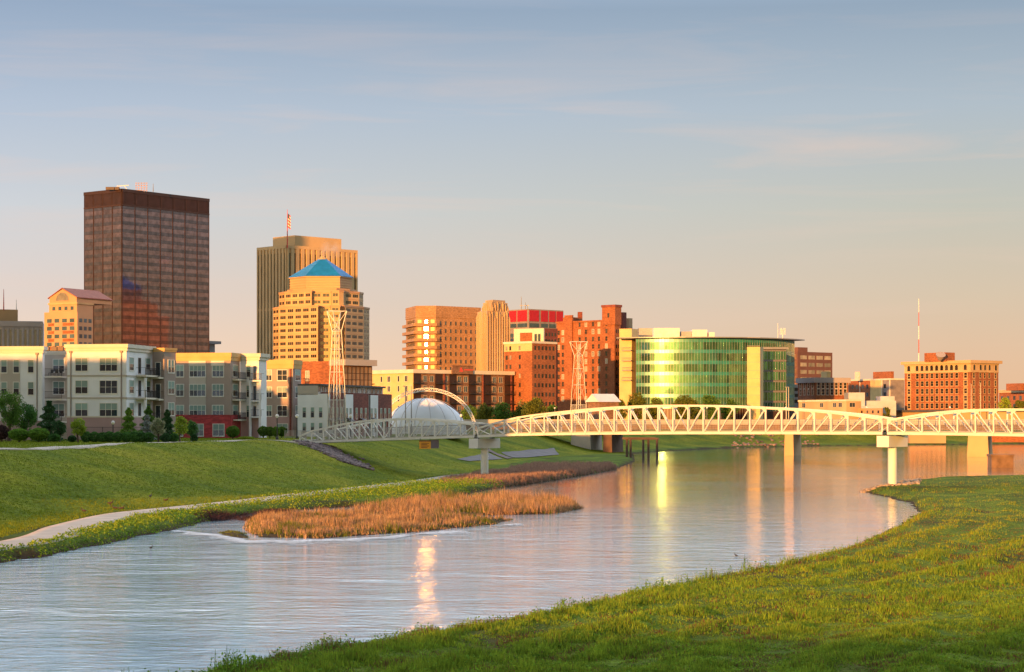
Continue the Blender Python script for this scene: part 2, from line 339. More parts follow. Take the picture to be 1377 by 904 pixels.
def groundmat():
    m = bpy.data.materials.new('grass_and_soil'); m.use_nodes = True; t = m.node_tree; b = t.nodes['Principled BSDF']
    b.inputs['Roughness'].default_value = .9; b.inputs['Specular IOR Level'].default_value = .02
    g = N(t, 'ShaderNodeNewGeometry')
    def noise(sc_, det=5, st=(1,1,1), dist=0):
        mp = N(t, 'ShaderNodeMapping'); mp.inputs['Scale'].default_value = st; t.links.new(g.outputs['Position'], mp.inputs[0])
        n = N(t, 'ShaderNodeTexNoise'); n.inputs['Scale'].default_value = sc_; n.inputs['Detail'].default_value = det; n.inputs['Distortion'].default_value = dist
        t.links.new(mp.outputs[0], n.inputs[0]); return n.outputs[0]
    def cramp(src, stops): r = N(t, 'ShaderNodeValToRGB'); ramp(r, stops); t.links.new(src, r.inputs[0]); return r.outputs[0]
    def mix(f, a, bb, blend='MIX'):
        x = N(t, 'ShaderNodeMix', data_type='RGBA', blend_type=blend)
        if isinstance(f, float): x.inputs[0].default_value = f
        else: t.links.new(f, x.inputs[0])
        for i, s in ((6, a), (7, bb)):
            if isinstance(s, tuple): x.inputs[i].default_value = (*s, 1)
            else: t.links.new(s, x.inputs[i])
        return x.outputs[2]
    def attr(nm): a = N(t, 'ShaderNodeAttribute'); a.attribute_name = nm; return a.outputs['Fac']
    lawn = cramp(noise(.09, 6, dist=.6), [(.32, (.09,.135,.010)), (.5, (.155,.185,.012)), (.68, (.25,.24,.018))])
    lawn = mix(.5, lawn, cramp(noise(.025, 4, (1,.5,1), .5), [(.35, (.62,.72,.6)), (.65, (1.25,1.15,1.1))]), 'MULTIPLY')
    lawn = mix(.75, lawn, cramp(noise(2.2, 4, (1,.6,1)), [(.3, (.5,.5,.5)), (.7, (1.35,1.35,1.2))]), 'MULTIPLY')
    bank = cramp(noise(.14, 7, (1,.55,1), .8), [(.28, (.09,.055,.025)), (.38, (.08,.10,.016)), (.52, (.11,.16,.018)), (.70, (.17,.22,.022))])  # bank ground kept dark to stand in for shadow between the clumps
    bank = mix(.7, bank, cramp(noise(3.5, 5), [(.3, (.45,.45,.4)), (.7, (1.4,1.4,1.3))]), 'MULTIPLY')
    mud = cramp(noise(1.1, 5), [(.3, (.035,.022,.016)), (.7, (.085,.05,.034))])
    city = cramp(noise(.05, 4), [(.3, (.06,.06,.06)), (.7, (.12,.11,.10))])
    c = mix(attr('bank'), lawn, bank); c = mix(attr('mud'), c, mud); c = mix(attr('city'), c, city)
    t.links.new(c, b.inputs['Base Color'])
    bp = N(t, 'ShaderNodeBump'); bp.inputs['Strength'].default_value = .7; bp.inputs['Distance'].default_value = .12
    t.links.new(noise(2.5, 6), bp.inputs['Height']); t.links.new(bp.outputs[0], b.inputs['Normal'])
    return m
def build_ground():
    fine = np.radians(np.arange(-17.5, 17.5, .10)); coarse = np.radians(np.arange(17.5, 342.5, 5.0))
    ang = np.concatenate([fine, coarse])
    rad = np.concatenate([np.geomspace(2, 45, 14)[:-1], np.arange(45, 310, .6), np.arange(310, 800, 3.0), np.geomspace(800, 12000, 26)])
    A, Rr = np.meshgrid(ang, rad, indexing='ij'); X = np.sin(A)*Rr; Y = np.cos(A)*Rr
    fl = fields(X, Y); Z = ground_z(X, Y, fl); dl, dr, dt, di = fl
    na, nr = A.shape; idx = np.arange(na*nr).reshape(na, nr); nx = np.roll(idx, -1, axis=0)
    q = np.stack([idx[:,:-1], idx[:,1:], nx[:,1:], nx[:,:-1]], -1).reshape(-1, 4)[:, ::-1]
    V = np.stack([X, Y, Z], -1).reshape(-1, 3); V = np.vstack([V, [[0, 0, float(Z[0,0])]]])
    me = npmesh('ground', V, q, groundmat(), smooth=True)
    dm = np.maximum(np.maximum(dl, dr), di).ravel()
    mud = 1-ss((dm-.15)/.7); mud = np.maximum(mud, (di.ravel() > -.3)*(dl.ravel() < 1)*.85)
    bank = ((dt.ravel() < 3.2) | (dr.ravel() > 0))*1.0
    city = ss((dt.ravel()-60)/20)*((Y.ravel() > 270) | (Y.ravel() < -10))
    for nm, a in (('mud', mud), ('bank', bank), ('city', city)):
        at_ = me.attributes.new(nm, 'FLOAT', 'POINT'); at_.data.foreach_set('value', np.append(a, 0).astype(np.float32))
    o = link('ground', me); o['kind'] = 'structure'
build_ground()
def watermat():
    m = bpy.data.materials.new('river_water'); m.use_nodes = True; t = m.node_tree; b = t.nodes['Principled BSDF']
    b.inputs['Base Color'].default_value = (.2, .22, .215, 1); b.inputs['Roughness'].default_value = .05; b.inputs['IOR'].default_value = 1.55
    g = N(t, 'ShaderNodeNewGeometry'); bumps = None
    for (s, st, k) in ((.28, (.7, 1.0, 1), .16), (1.0, (.55, 1.2, 1), .075), (3.3, (.5, 1.3, 1), .024)):
        mp = N(t, 'ShaderNodeMapping'); mp.inputs['Scale'].default_value = st; mp.inputs['Rotation'].default_value = (0, 0, R(8*s)); t.links.new(g.outputs['Position'], mp.inputs[0])
        n = N(t, 'ShaderNodeTexNoise'); n.inputs['Scale'].default_value = s; n.inputs['Detail'].default_value = 3; n.inputs['Roughness'].default_value = .55; n.inputs['Distortion'].default_value = .5
        t.links.new(mp.outputs[0], n.inputs[0]); bp = N(t, 'ShaderNodeBump'); bp.inputs['Strength'].default_value = 1; bp.inputs['Distance'].default_value = k
        t.links.new(n.outputs[0], bp.inputs['Height'])
        if bumps: t.links.new(bumps, bp.inputs['Normal'])
        bumps = bp.outputs[0]
    # calmer reach upstream of the marsh: ripples fade between 150 and 230 m
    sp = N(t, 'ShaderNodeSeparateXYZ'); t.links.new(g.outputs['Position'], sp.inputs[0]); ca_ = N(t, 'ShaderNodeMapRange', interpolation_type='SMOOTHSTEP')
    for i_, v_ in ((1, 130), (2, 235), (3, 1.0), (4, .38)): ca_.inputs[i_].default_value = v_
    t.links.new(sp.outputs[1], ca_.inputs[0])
    bc = N(t, 'ShaderNodeMix', data_type='RGBA'); bc.inputs[6].default_value = (.07, .095, .08, 1); bc.inputs[7].default_value = (.33, .46, .53, 1)  # pale near, dark far: sky shine put into the water colour
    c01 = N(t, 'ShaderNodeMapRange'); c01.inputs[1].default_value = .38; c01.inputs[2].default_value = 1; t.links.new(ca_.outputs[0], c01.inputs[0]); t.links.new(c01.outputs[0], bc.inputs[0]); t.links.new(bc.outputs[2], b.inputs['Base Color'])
    big = N(t, 'ShaderNodeTexNoise'); big.inputs['Scale'].default_value = .045; big.inputs['Detail'].default_value = 3; t.links.new(g.outputs['Position'], big.inputs[0])
    bm_ = N(t, 'ShaderNodeMapRange'); bm_.inputs[1].default_value = .35; bm_.inputs[2].default_value = .65; bm_.inputs[3].default_value = .55; bm_.inputs[4].default_value = 1.25; t.links.new(big.outputs[0], bm_.inputs[0])
    ml = N(t, 'ShaderNodeMath', operation='MULTIPLY'); t.links.new(ca_.outputs[0], ml.inputs[0]); t.links.new(bm_.outputs[0], ml.inputs[1])
    for n_ in [x for x in t.nodes if x.bl_idname == 'ShaderNodeBump']: t.links.new(ml.outputs[0], n_.inputs['Strength'])
    t.links.new(bumps, b.inputs['Normal']); return m
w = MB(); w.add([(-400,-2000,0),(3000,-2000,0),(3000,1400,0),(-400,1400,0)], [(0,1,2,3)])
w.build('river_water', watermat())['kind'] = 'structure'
# footpath by the water, footpath on top of the levee
def catmull(pts, step=1.5):
    out = []
    for i in range(len(pts)-1):
        p0 = np.array(pts[max(i-1,0)]); p1 = np.array(pts[i]); p2 = np.array(pts[i+1]); p3 = np.array(pts[min(i+2,len(pts)-1)])
        n = max(2, int(np.linalg.norm(p2-p1)/step))
        for k in range(n):
            t = k/n; out.append(.5*((2*p1)+(-p0+p2)*t+(2*p0-5*p1+4*p2-p3)*t*t+(-p0+3*p1-3*p2+p3)*t**3))
    out.append(np.array(pts[-1])); return np.array(out)
def strip(name, pts, hw, lift, m, nx=6, thick=.25):
    c = catmull(pts); d = np.gradient(c, axis=0); d /= np.linalg.norm(d, axis=1)[:,None]; nrm = np.stack([d[:,1], -d[:,0]], 1)
    s = np.linspace(-hw, hw, nx); X = c[:,0:1]+nrm[:,0:1]*s; Y = c[:,1:2]+nrm[:,1:2]*s
    Z = ground_z(X, Y); Z = np.maximum(Z, Z.mean(axis=1, keepdims=True)-.02)+lift
    n = len(c); cols = [np.stack([X[:,0],Y[:,0],Z[:,0]-thick],1)]+[np.stack([X[:,j],Y[:,j],Z[:,j]],1) for j in range(nx)]+[np.stack([X[:,-1],Y[:,-1],Z[:,-1]-thick],1)]
    V = np.stack(cols, 1); k = nx+2; idx = np.arange(n*k).reshape(n, k)
    q = np.stack([idx[:-1,:-1], idx[:-1,1:], idx[1:,1:], idx[1:,:-1]], -1).reshape(-1,4)
    o = link(name, npmesh(name, V.reshape(-1,3), q, m)); o['kind'] = 'structure'; return o
strip('river_path', PATHW, 1.75, .06, M['pathconc'])
strip('levee_path', P0([(-90,605),(0,604),(60,602.5),(135,599.5),(200,596.5),(270,594.5),(330,593),(400,592.5)], 5.3), 1.3, .05, M['pathconc'])
# the paved slope and dark drain strip on the levee behind the footbridge
def slab_on_ground(name, px, z, m, lift=.12):
    pts = P0(px, z); xs = [p[0] for p in pts]; ys = [p[1] for p in pts]
    mb = MB(); n = 10
    a, b_, c, d = [np.array(p) for p in pts]
    g = []
    for i in range(n+1):
        for j in range(n+1):
            u, v = i/n, j/n; p = (a*(1-u)+b_*u)*(1-v)+(d*(1-u)+c*u)*v; g.append((p[0], p[1], H(p[0], p[1])+lift))
    mb.add(g, [(i*(n+1)+j, (i+1)*(n+1)+j, (i+1)*(n+1)+j+1, i*(n+1)+j+1) for i in range(n) for j in range(n)])
    o = mb.build(name, m); o['kind'] = 'structure'; return o
def pth(px, D): return (K(px)*D, D)
def gslab(name, corners, m, lift=.12, n=14):
    a, b_, c, d = [np.array(pth(px, D)) for px, D in corners]; mb = MB(); g = []
    for i in range(n+1):
        for j in range(n+1):
            u, v = i/n, j/n; p = (a*(1-u)+b_*u)*(1-v)+(d*(1-u)+c*u)*v; g.append((p[0], p[1], H(p[0], p[1])+lift))
    mb.add(g, [(i*(n+1)+j, (i+1)*(n+1)+j, (i+1)*(n+1)+j+1, i*(n+1)+j+1) for i in range(n) for j in range(n)])
    o = mb.build(name, m); o['kind'] = 'structure'; return o
def hit(px, py):
    Ds = np.arange(120, 900, .5); X = K(px)*Ds; zr = CAMH+(HY-py)*Ds/F; g = ground_z(X, Ds); i = int(np.argmax(g >= zr)); return (px, float(Ds[i]))
gslab('paved_slope', [hit(614,618), hit(658,610), hit(676,618), hit(632,621)], M['oldconc'], .10)
gslab('paved_slope', [hit(674,609), hit(745,603), hit(752,612), hit(690,616)], M['oldconc'], .10)
gslab('slope_drain', [hit(647,602), hit(654,602), hit(690,617), hit(682,618)], M['rust'], .14)

# ---------------------------------------------------------------- plants as many small faces
def blades(X, Y, Z, h, w, lean, rng=RNG, nb=1):
    """nb thin upright blades per point: one triangle each"""
    n = len(X)*nb; X = np.repeat(X, nb)+rng.normal(0, .06, n); Y = np.repeat(Y, nb)+rng.normal(0, .06, n); Z = np.repeat(Z, nb); h = np.repeat(h, nb)*rng.uniform(.55, 1.1, n)
    a = rng.uniform(0, 2*np.pi, n); ux, uy = np.cos(a)*w/2, np.sin(a)*w/2; la = rng.uniform(0, 2*np.pi, n); ll = h*rng.uniform(0, lean, n)
    V = np.stack([np.stack([X-ux, Y-uy, Z-.02], 1), np.stack([X+ux, Y+uy, Z-.02], 1), np.stack([X+np.cos(la)*ll, Y+np.sin(la)*ll, Z+h], 1)], 1).reshape(-1, 3)
    return V, np.arange(n*3).reshape(n, 3)
def leafquads(C, size, rng=RNG, flat=0.0):
    """a small quad leaf at every centre C, random way round"""
    n = len(C); a = rng.normal(size=(n,3)); a[:,2] *= (1-flat); a /= np.linalg.norm(a, axis=1)[:,None]+1e-9
    b = rng.normal(size=(n,3)); b -= (b*a).sum(1)[:,None]*a; b /= np.linalg.norm(b, axis=1)[:,None]+1e-9
    s = (size*rng.uniform(.6, 1.3, n))[:,None]; V = np.stack([C-a*s, C-b*s*.55, C+a*s, C+b*s*.55], 1).reshape(-1, 3)
    return V, np.arange(n*4).reshape(n, 4)
def join(parts):
    Vs = []; Fs = []; b = 0
    for V, Fa in parts: Vs.append(V); Fs.append(Fa+b); b += len(V)
    return np.vstack(Vs), np.vstack(Fs)
def stuff(name, V, Fa, m, label, cat):
    o = link(name, npmesh(name, V, Fa, m)); tag(o, label, cat, kind='stuff'); return o
def scatter(n, D0, D1, test, pw=1.0, spread=.29):
    """points in the wedge of land in front, denser near the viewer"""
    u = RNG.uniform(size=n); D = (D0**-pw+(D1**-pw-D0**-pw)*u)**(-1/pw); X = RNG.uniform(-spread, spread, n)*D
    fl = fields(X, D); ok = test(X, D, *fl); return X[ok], D[ok], [f[ok] for f in fl]
# near bank: low weeds, short blades, dry patches and painted furrow shade
X, Y, fl = scatter(480000, 46, 300, lambda x, y, dl, dr, dt, di: (dr > .25), 1.1)
Z = ground_z(X, Y, fl); tall = np.exp(-((fl[1]-1.2)/1.1)**2)
patch = wob(X, Y, .10, 4)+.5*wob(X, Y, .5, 1); fur = np.sin(fl[1]*1.7+1.6*wob(X, Y, .10)+1.5*vn(X, Y, 9, 11))*np.clip(wob(X, Y, .07, 5)+.8, .2, 1.2)
clump = vn(X, Y, .55, 1)*.55+vn(X, Y, 1.6, 3)*.45; h = np.clip(clump*2.6-.62, .08, 1.6)*(.07+.11*np.clip(fur+.5, 0, 1.4)+.09*np.clip(patch+.4, 0, 1.5)*RNG.uniform(.5, 1.6, len(X))+.26*tall*np.clip(.5+wob(X, Y, .8, 9), 0, 1.5))*(1-.35*ss((Y-150)/60))
sel = RNG.uniform(size=len(X)); sel2 = RNG.uniform(size=len(X)); sungold = (ss((Y-80)/70)*.75 > sel2)  # gold share grows with distance: low sunlight put into the blade colour
big_ = vn(X, Y, 6.0, 2)*.6+vn(X, Y, 2.2, 5)*.4; brn = sel < .04+.6*np.clip(-fur-.1, 0, 1)+1.3*np.clip(.33-big_, 0, .35)  # brown also follows the furrows, painting in their shade
for msk, m, nm, lb, ct in ((~sungold & ~brn, 'grassblade', 'bank_grass', 'rough green grass covering the near right bank', 'grass'), (sungold & ~brn, 'grasssun', 'sun_tinted_grass', 'olive grass on the far end of the near bank, golden sunlight in its colour', 'grass'), (brn, 'browngrass', 'dead_and_shade_grass', 'brown stalks on the near bank, dead patches and shade painted along the furrows', 'dry grass')):
    V, Fa = blades(X[msk], Y[msk], Z[msk], h[msk], .042, .7, nb=2); stuff(nm, V, Fa, L[m], lb, ct)
k = (RNG.uniform(size=len(X)) < .45*(.35+tall)) & (patch > -.5)
C = np.stack([X[k], Y[k], Z[k]+h[k]*RNG.uniform(.3, 1.1, k.sum())], 1); V, Fa = leafquads(C, .05, flat=.4)
stuff('ground_cover', V, Fa, L['weed'], 'small leafy ground cover over the near right bank', 'weeds')
# taller leafy stems along its water edge
def stems(X, Y, hs, leaf, per):
    n = len(X); Z = ground_z(X, Y); t = RNG.uniform(.1, 1, (n, per)); a = RNG.uniform(0, 6.28, (n, per)); r = (hs[:,None])*.28*(1.05-t)+.03
    lx, ly = RNG.normal(0, .12, n)[:,None]*hs[:,None], RNG.normal(0, .12, n)[:,None]*hs[:,None]
    C = np.stack([X[:,None]+np.cos(a)*r+lx*t, Y[:,None]+np.sin(a)*r+ly*t, Z[:,None]+hs[:,None]*t], -1).reshape(-1, 3)
    q = leafquads(C, leaf, flat=.3); q2 = blades(X, Y, Z, hs*1.1, .03, .15, nb=2)
    V4 = q[0]; tri = q2[0]; F4 = q[1]
    # blades as degenerate-free quads: repeat tip offset
    T = tri.reshape(-1, 3, 3); Q = np.stack([T[:,0], T[:,1], T[:,2]+[0.006,0,0], T[:,2]-[0.006,0,0]], 1).reshape(-1, 3)
    return join([(V4, F4), (Q, np.arange(len(Q)).reshape(-1, 4))])
X, Y, fl = scatter(26000, 55, 240, lambda x, y, dl, dr, dt, di: (dr > .1) & (dr < 2.6), 1.3)
c = wob(X, Y, .45, 7)+.6*wob(X, Y, 1.7, 3); k = (c > .1) & (RNG.uniform(size=len(X)) < .7); hs = .20+.50*np.clip(c[k], 0, 1.3)*RNG.uniform(.5, 1.2, k.sum())
V, Fa = stems(X[k], Y[k], hs, .05, 9); stuff('bank_weeds', V, Fa, L['weed'], 'leafy weeds standing along the water edge of the near bank', 'weeds')
# left bank: bushy strip between path and river
def inpath(X, Y): return np.abs(sdf(LEV, X, Y)) < 2.1
n = 200000; u = RNG.uniform(size=n); Y = 105+(345-105)*u; X = RNG.uniform(-.27, .06, n)*Y
fl = fields(X, Y); ok = (fl[0] > .02) & (fl[2] < -1.75); X, Y = X[ok], Y[ok]; fl = [f[ok] for f in fl]
Z = ground_z(X, Y, fl); mauve = ss((Y-236+X*0)/26)*((X > -9+.0*Y)) ; mv = (mauve > RNG.uniform(size=len(X)))
hb = (.22+.30*np.clip(.4+wob(X, Y, .35, 2), 0, 1.4)+.35*ss((Y-165)/25)*(1-ss((Y-235)/20)))*np.clip(fl[0]/1.2+.35, 0, 1)
yel = (wob(X, Y, .22, 8)+.6*RNG.normal(size=len(X)) > .1)
for msk, m, nm, lb in ((~mv & ~yel, 'weed', 'bank_weeds', 'bushy green weeds between the riverside path and the river'), (~mv & yel, 'weedy', 'yellow_weeds', 'yellow green weeds between the riverside path and the river')):
    q = leafquads(np.stack([X[msk], Y[msk], Z[msk]+hb[msk]*RNG.uniform(.15, 1, msk.sum())], 1), .09, flat=.2)
    q1 = leafquads(np.stack([X[msk]+RNG.normal(0,.15,msk.sum()), Y[msk], Z[msk]+hb[msk]*RNG.uniform(.1, .9, msk.sum())], 1), .08, flat=.2)
    stuff(nm, *join([q, q1]), L[m], lb, 'weeds')
hm = hb[mv]*0+1.0; hm = hm*(.7+.35*wob(X[mv], Y[mv], .3, 1))
V, Fa = blades(X[mv], Y[mv], Z[mv], hm, .06, .35, nb=6); stuff('mauve_reeds', V, Fa, L['reedmauve'], 'dull mauve dry reeds on the bank beyond the left bridge pier', 'reeds')
# dry reeds on the marsh spit
n = 90000; Y = RNG.uniform(128, 205, n); X = RNG.uniform(-.15, .05, n)*Y; s1 = sdf(ISL1, X, Y); s2 = sdf(ISL2, X, Y); s3 = sdf(ISL3, X, Y)
gap = wob(X, Y, .5, 6)+.5*RNG.normal(size=n); k = (np.maximum(np.maximum(s1, s2), s3) > -.15) & (gap > -.15); X, Y, s1, s2, s3 = X[k], Y[k], s1[k], s2[k], s3[k]
hr = np.where(s2 > 0, .80+.55*wob(X, Y, .4, 3), .48+.35*wob(X, Y, .5, 1))*np.clip(.45+np.maximum(s1, s2)/1.3, .25, 1)
front = (s3 > -.15) | (s1 > 0) & (s1 < 1.0) & (RNG.uniform(size=len(X)) < .5)
Z = ground_z(X, Y)
q_ = vn(X, Y, 2.6, 8)+.18*RNG.normal(size=len(X)); hr = hr*(.55+.9*vn(X, Y, 1.1, 6))
for mk_, lf_, nm_, lb_ in ((q_ > .40, 'reed', 'marsh_reeds', 'orange dry reeds on the marshy spit in the river'), ((q_ <= .40) & (q_ > .22), 'reedmauve', 'dull_reeds', 'duller brown reeds among the orange ones on the marshy spit'), (q_ <= .22, 'olive', 'green_sedge', 'green sedge growing between the reeds of the marshy spit')):
    mk_ = mk_ & ~front; V, Fa = blades(X[mk_], Y[mk_], Z[mk_], hr[mk_], .045, .5, nb=3); stuff(nm_, V, Fa, L[lf_], lb_, 'reeds')
V, Fa = blades(X[front], Y[front], Z[front], hr[front]*.6, .06, .6, nb=3); stuff('marsh_weeds', V, Fa, L['olive'], 'low olive weeds along the front edge of the marshy spit', 'weeds')
# foam where the riffle runs out along the marsh
n = 5200; px_ = RNG.uniform(236, 700, n); py_ = np.interp(px_, [236,290,330,430,550,660,700], [713,719,727,726,719,709,703])+np.abs(RNG.normal(0, 1.9, n))+2.2*vn(px_, px_*0, 26)-.5
Df = CAMH*F/(py_-HY); Xf = K(px_)*Df; fo = fields(Xf, Df); kf = (np.maximum(np.maximum(fo[0], fo[3]), fo[1]) < 0) & (vn(Xf, Df, 2.2, 7) > .42); Xf, Df = Xf[kf], Df[kf]
ln_ = RNG.uniform(.12, .6, len(Xf)); wd_ = RNG.uniform(.03, .11, len(Xf)); zz0 = .006+RNG.uniform(0, .03, len(Xf))
Vf = np.stack([np.stack([Xf-ln_, Df, zz0], 1), np.stack([Xf, Df-wd_, zz0], 1), np.stack([Xf+ln_, Df, zz0], 1), np.stack([Xf, Df+wd_, zz0], 1)], 1).reshape(-1, 3)
stuff('river_foam', Vf, np.arange(len(Vf)).reshape(-1, 4), mat('foam', (.72,.76,.80), .7, var=.1), 'thin white foam streaks on the water along the front of the marsh', 'foam')
# dead maroon brush heap pieces at the brook mouth
for px, py, w_, lab in ((306, 694, 2.2, 'maroon dead brush heap at the brook mouth, left of the two'), (357, 690, 2.8, 'maroon dead brush heap at the brook mouth, right of the two')):
    x, y = at(px, py, .3); n = 900; X = x+RNG.normal(0, w_*.5, n); Y = y+RNG.normal(0, 1.4, n); hh = .7*np.exp(-((X-x)/w_)**2)
    V, Fa = blades(X, Y, ground_z(X, Y), hh, .07, 1.6, nb=3); o = link('brush_heap', npmesh('brush_heap', V, Fa, L['purple'])); tag(o, lab, 'brush heap', 'brush heaps at the brook mouth')
# lawn tufts on the levee
n = 160000; u = RNG.uniform(size=n); Y = (105**-1+(330**-1-105**-1)*u)**-1; X = RNG.uniform(-.27, .02, n)*Y; fl = fields(X, Y); k = (fl[2] > 2.1) & (fl[2] < 60); X, Y = X[k], Y[k]
V, Fa = blades(X, Y, ground_z(X, Y, [f[k] for f in fl]), (.05+.16*vn(X, Y, 1.4, 4)*vn(X, Y, 7, 2)+.03), .06, .8, nb=2); stuff('lawn_grass', V, Fa, leafmat('lawn_blade', (.23,.26,.02), (.09,.145,.012), .3, .3), 'mown green grass on the levee slope', 'grass')
# ---------------------------------------------------------------- facades
class Face:
    def __init__(s, P, Q):
        s.P = P; s.Q = Q; dx, dy = Q[0]-P[0], Q[1]-P[1]; s.L = math.hypot(dx, dy); s.u = (dx/s.L, dy/s.L); s.n = (s.u[1], -s.u[0]); s.rz = math.atan2(s.u[1], s.u[0])
    def pt(s, a, o=0): return (s.P[0]+s.u[0]*a+s.n[0]*o, s.P[1]+s.u[1]*a+s.n[1]*o)
    def s_of(s, px): k = K(px); return (k*s.P[1]-s.P[0])/(s.u[0]-k*s.u[1])
    def z_of(s, px, py): return zat(py, s.pt(s.s_of(px))[1])
WM = {}
WK = 1.0                                     # window scale for the blocks on the far bank
def winmesh(w, h, cols=1, rows=1, fw=.1, fm='winframe', gm='wdark', blind=None, out=.07, sill=0):
    """frame ring + glazing bars as one mesh; glass pane mesh set 4 cm behind the frame face"""
    w *= WK; h *= WK; fw *= WK; key = (round(w,2), round(h,2), cols, rows, fw, fm, gm, blind, out, sill)
    if key in WM: return WM[key]
    f = MB(); x0, x1 = -w/2, w/2
    f.box((x0-fw,-out,-fw-sill), (x1+fw,.02,0)); f.box((x0-fw,-out,h), (x1+fw,.02,h+fw)); f.box((x0-fw,-out,0), (x0,.02,h)); f.box((x1,-out,0), (x1+fw,.02,h))
    for i in range(1, cols): x = x0+w*i/cols; f.box((x-fw*.3,-out*.85,0), (x+fw*.3,.02,h))
    for j in range(1, rows): z = h*j/rows; f.box((x0,-out*.8,z-fw*.22), (x1,.02,z+fw*.22))
    p = MB()
    if blind:
        zb = h*(1-blind); p.cur = 0; p.add([(x0,-.022,0),(x1,-.022,0),(x1,-.022,zb),(x0,-.022,zb)], [(0,1,2,3)]); p.cur = 1; p.add([(x0,-.03,zb),(x1,-.03,zb),(x1,-.03,h),(x0,-.03,h)], [(0,1,2,3)])
        pm = p.mesh('pane', [M[gm], M['blind']])
    else: p.add([(x0,-.022,0),(x1,-.022,0),(x1,-.022,h),(x0,-.022,h)], [(0,1,2,3)]); pm = p.mesh('pane', M[gm])
    WM[key] = (f.mesh('window', M[fm]), pm); return WM[key]
def flatwin(w, h, gm='wfar', out=.06):
    w *= WK; h *= WK; key = ('flat', round(w,2), round(h,2), gm, out)
    if key in WM: return WM[key]
    f = MB(); f.box((-w/2,-out,0), (w/2,.05,h)); WM[key] = (f.mesh('window', M[gm]), None); return WM[key]
class Bld:
    def __init__(s, name, label, cat, loc, group=None):
        s.root = empty(name, (loc[0], loc[1], loc[2])); tag(s.root, label, cat, group); s.w = []; s.n = {}
    def win(s, fc, a, z, mesh, name='window'): s.w.append((name, fc, a, z, mesh))
    def part(s, mb, name, m, **k): return mb.build(name, m, s.root, **k)
    def finish(s, cap=98):
        r = s.root.location; by = {}
        for t in s.w: by.setdefault(t[0], []).append(t)
        for name, l in by.items():
            for (nm, fc, a, z, (fm, pm)) in l[:cap]:
                p = fc.pt(a, 0); o = link(nm, fm, s.root, (p[0]-r.x, p[1]-r.y, z-r.z), fc.rz)
                if pm is not None: link('pane', pm, o)
            rest = l[cap:]
            if rest:
                V = []; Fa = []; mi = []; mats = []
                for (nm, fc, a, z, (fm, pm)) in rest:
                    for me in (fm, pm):
                        if me is None: continue
                        p = fc.pt(a, 0); c, sn = math.cos(fc.rz), math.sin(fc.rz); b = len(V)
                        for v in me.vertices: V.append((p[0]-r.x+v.co.x*c-v.co.y*sn, p[1]-r.y+v.co.x*sn+v.co.y*c, z-r.z+v.co.z))
                        for pl in me.polygons:
                            mt = me.materials[pl.material_index]
                            if mt not in mats: mats.append(mt)
                            Fa.append([b+i for i in pl.vertices]); mi.append(mats.index(mt))
                me = bpy.data.meshes.new(name+'s'); me.from_pydata(V, [], Fa)
                for mt in mats: me.materials.append(mt)
                me.polygons.foreach_set('material_index', mi); me.update(); o = link(name, me, s.root); o['kind'] = 'stuff'
    def grid(s, fc, n, m, z0, z1, mesh, mar=0.0, skip=None, name='window', offs=None):
        """n columns by m rows of windows; mesh is a tuple or a function (i, j) -> tuple"""
        for j in range(m-1, -1, -1):
            for i in range(n):
                if skip and skip(i, j): continue
                a = mar+(fc.L-2*mar)*(i+.5)/n; z = z0+(z1-z0)*j/max(1, m)
                s.win(fc, a, z, mesh(i, j) if callable(mesh) else mesh, name)
def corner_box(cpx, D, th, lpx, rpx):
    """plan of a right-angled block whose near corner stands at column cpx and distance D; th = heading of its right side"""
    t = R(th); C = (K(cpx)*D, D); r = (math.cos(t), math.sin(t)); l = (-math.sin(t), math.cos(t))
    def solve(px, u): k = K(px); return (k*C[1]-C[0])/(u[0]-k*u[1])
    a = solve(lpx, l); b = solve(rpx, r)
    A = (C[0]+l[0]*a, C[1]+l[1]*a); B = (C[0]+r[0]*b, C[1]+r[1]*b); E = (A[0]+r[0]*b, A[1]+r[1]*b)
    return [A, C, B, E]                       # left end, near corner, right end, far corner (counter-clockwise)
def grow(poly, d):
    n = len(poly); out = []
    for i in range(n):
        p0, p1, p2 = poly[i-1], poly[i], poly[(i+1) % n]
        def nn(a, b): dx, dy = b[0]-a[0], b[1]-a[1]; q = math.hypot(dx, dy); return (dy/q, -dx/q)
        a, b = nn(p0, p1), nn(p1, p2); k = 1+a[0]*b[0]+a[1]*b[1]; out.append((p1[0]+(a[0]+b[0])*d/k, p1[1]+(a[1]+b[1])*d/k))
    return out
def ring(mb, poly, d0, d1, z0, z1):          # a solid band round a plan: from offset d0 to d1
    a = grow(poly, d0); b = grow(poly, d1); n = len(poly)
    vs = [(p[0],p[1],z) for q, z in ((b,z0),(b,z1),(a,z1),(a,z0)) for p in q]
    fs = []
    for k in range(4):
        for i in range(n): j = (i+1) % n; fs.append((k*n+i, k*n+j, ((k+1)%4)*n+j, ((k+1)%4)*n+i))
    mb.add(vs, fs)
def shell(b, poly, z0, z1, wm, parapet=.9, cm=None, ch=.6, co=.25, roofm='roofdark', name='wall'):
    w = MB(); w.prism(poly, z0, z1-parapet-.4, top=True); b.part(w, name, M[wm])
    p = MB(); ring(p, poly, -.35, 0, z1-parapet-.4+.003, z1); b.part(p, 'parapet', M[wm])
    r = MB(); r.prism(grow(poly, -.36), z1-parapet-.39, z1-parapet-.3); b.part(r, 'roof', M[roofm])
    if cm: c = MB(); ring(c, poly, .003, co*WK, z1-ch*WK, z1+.05); b.part(c, 'cornice', M[cm])
GZ = 5.25
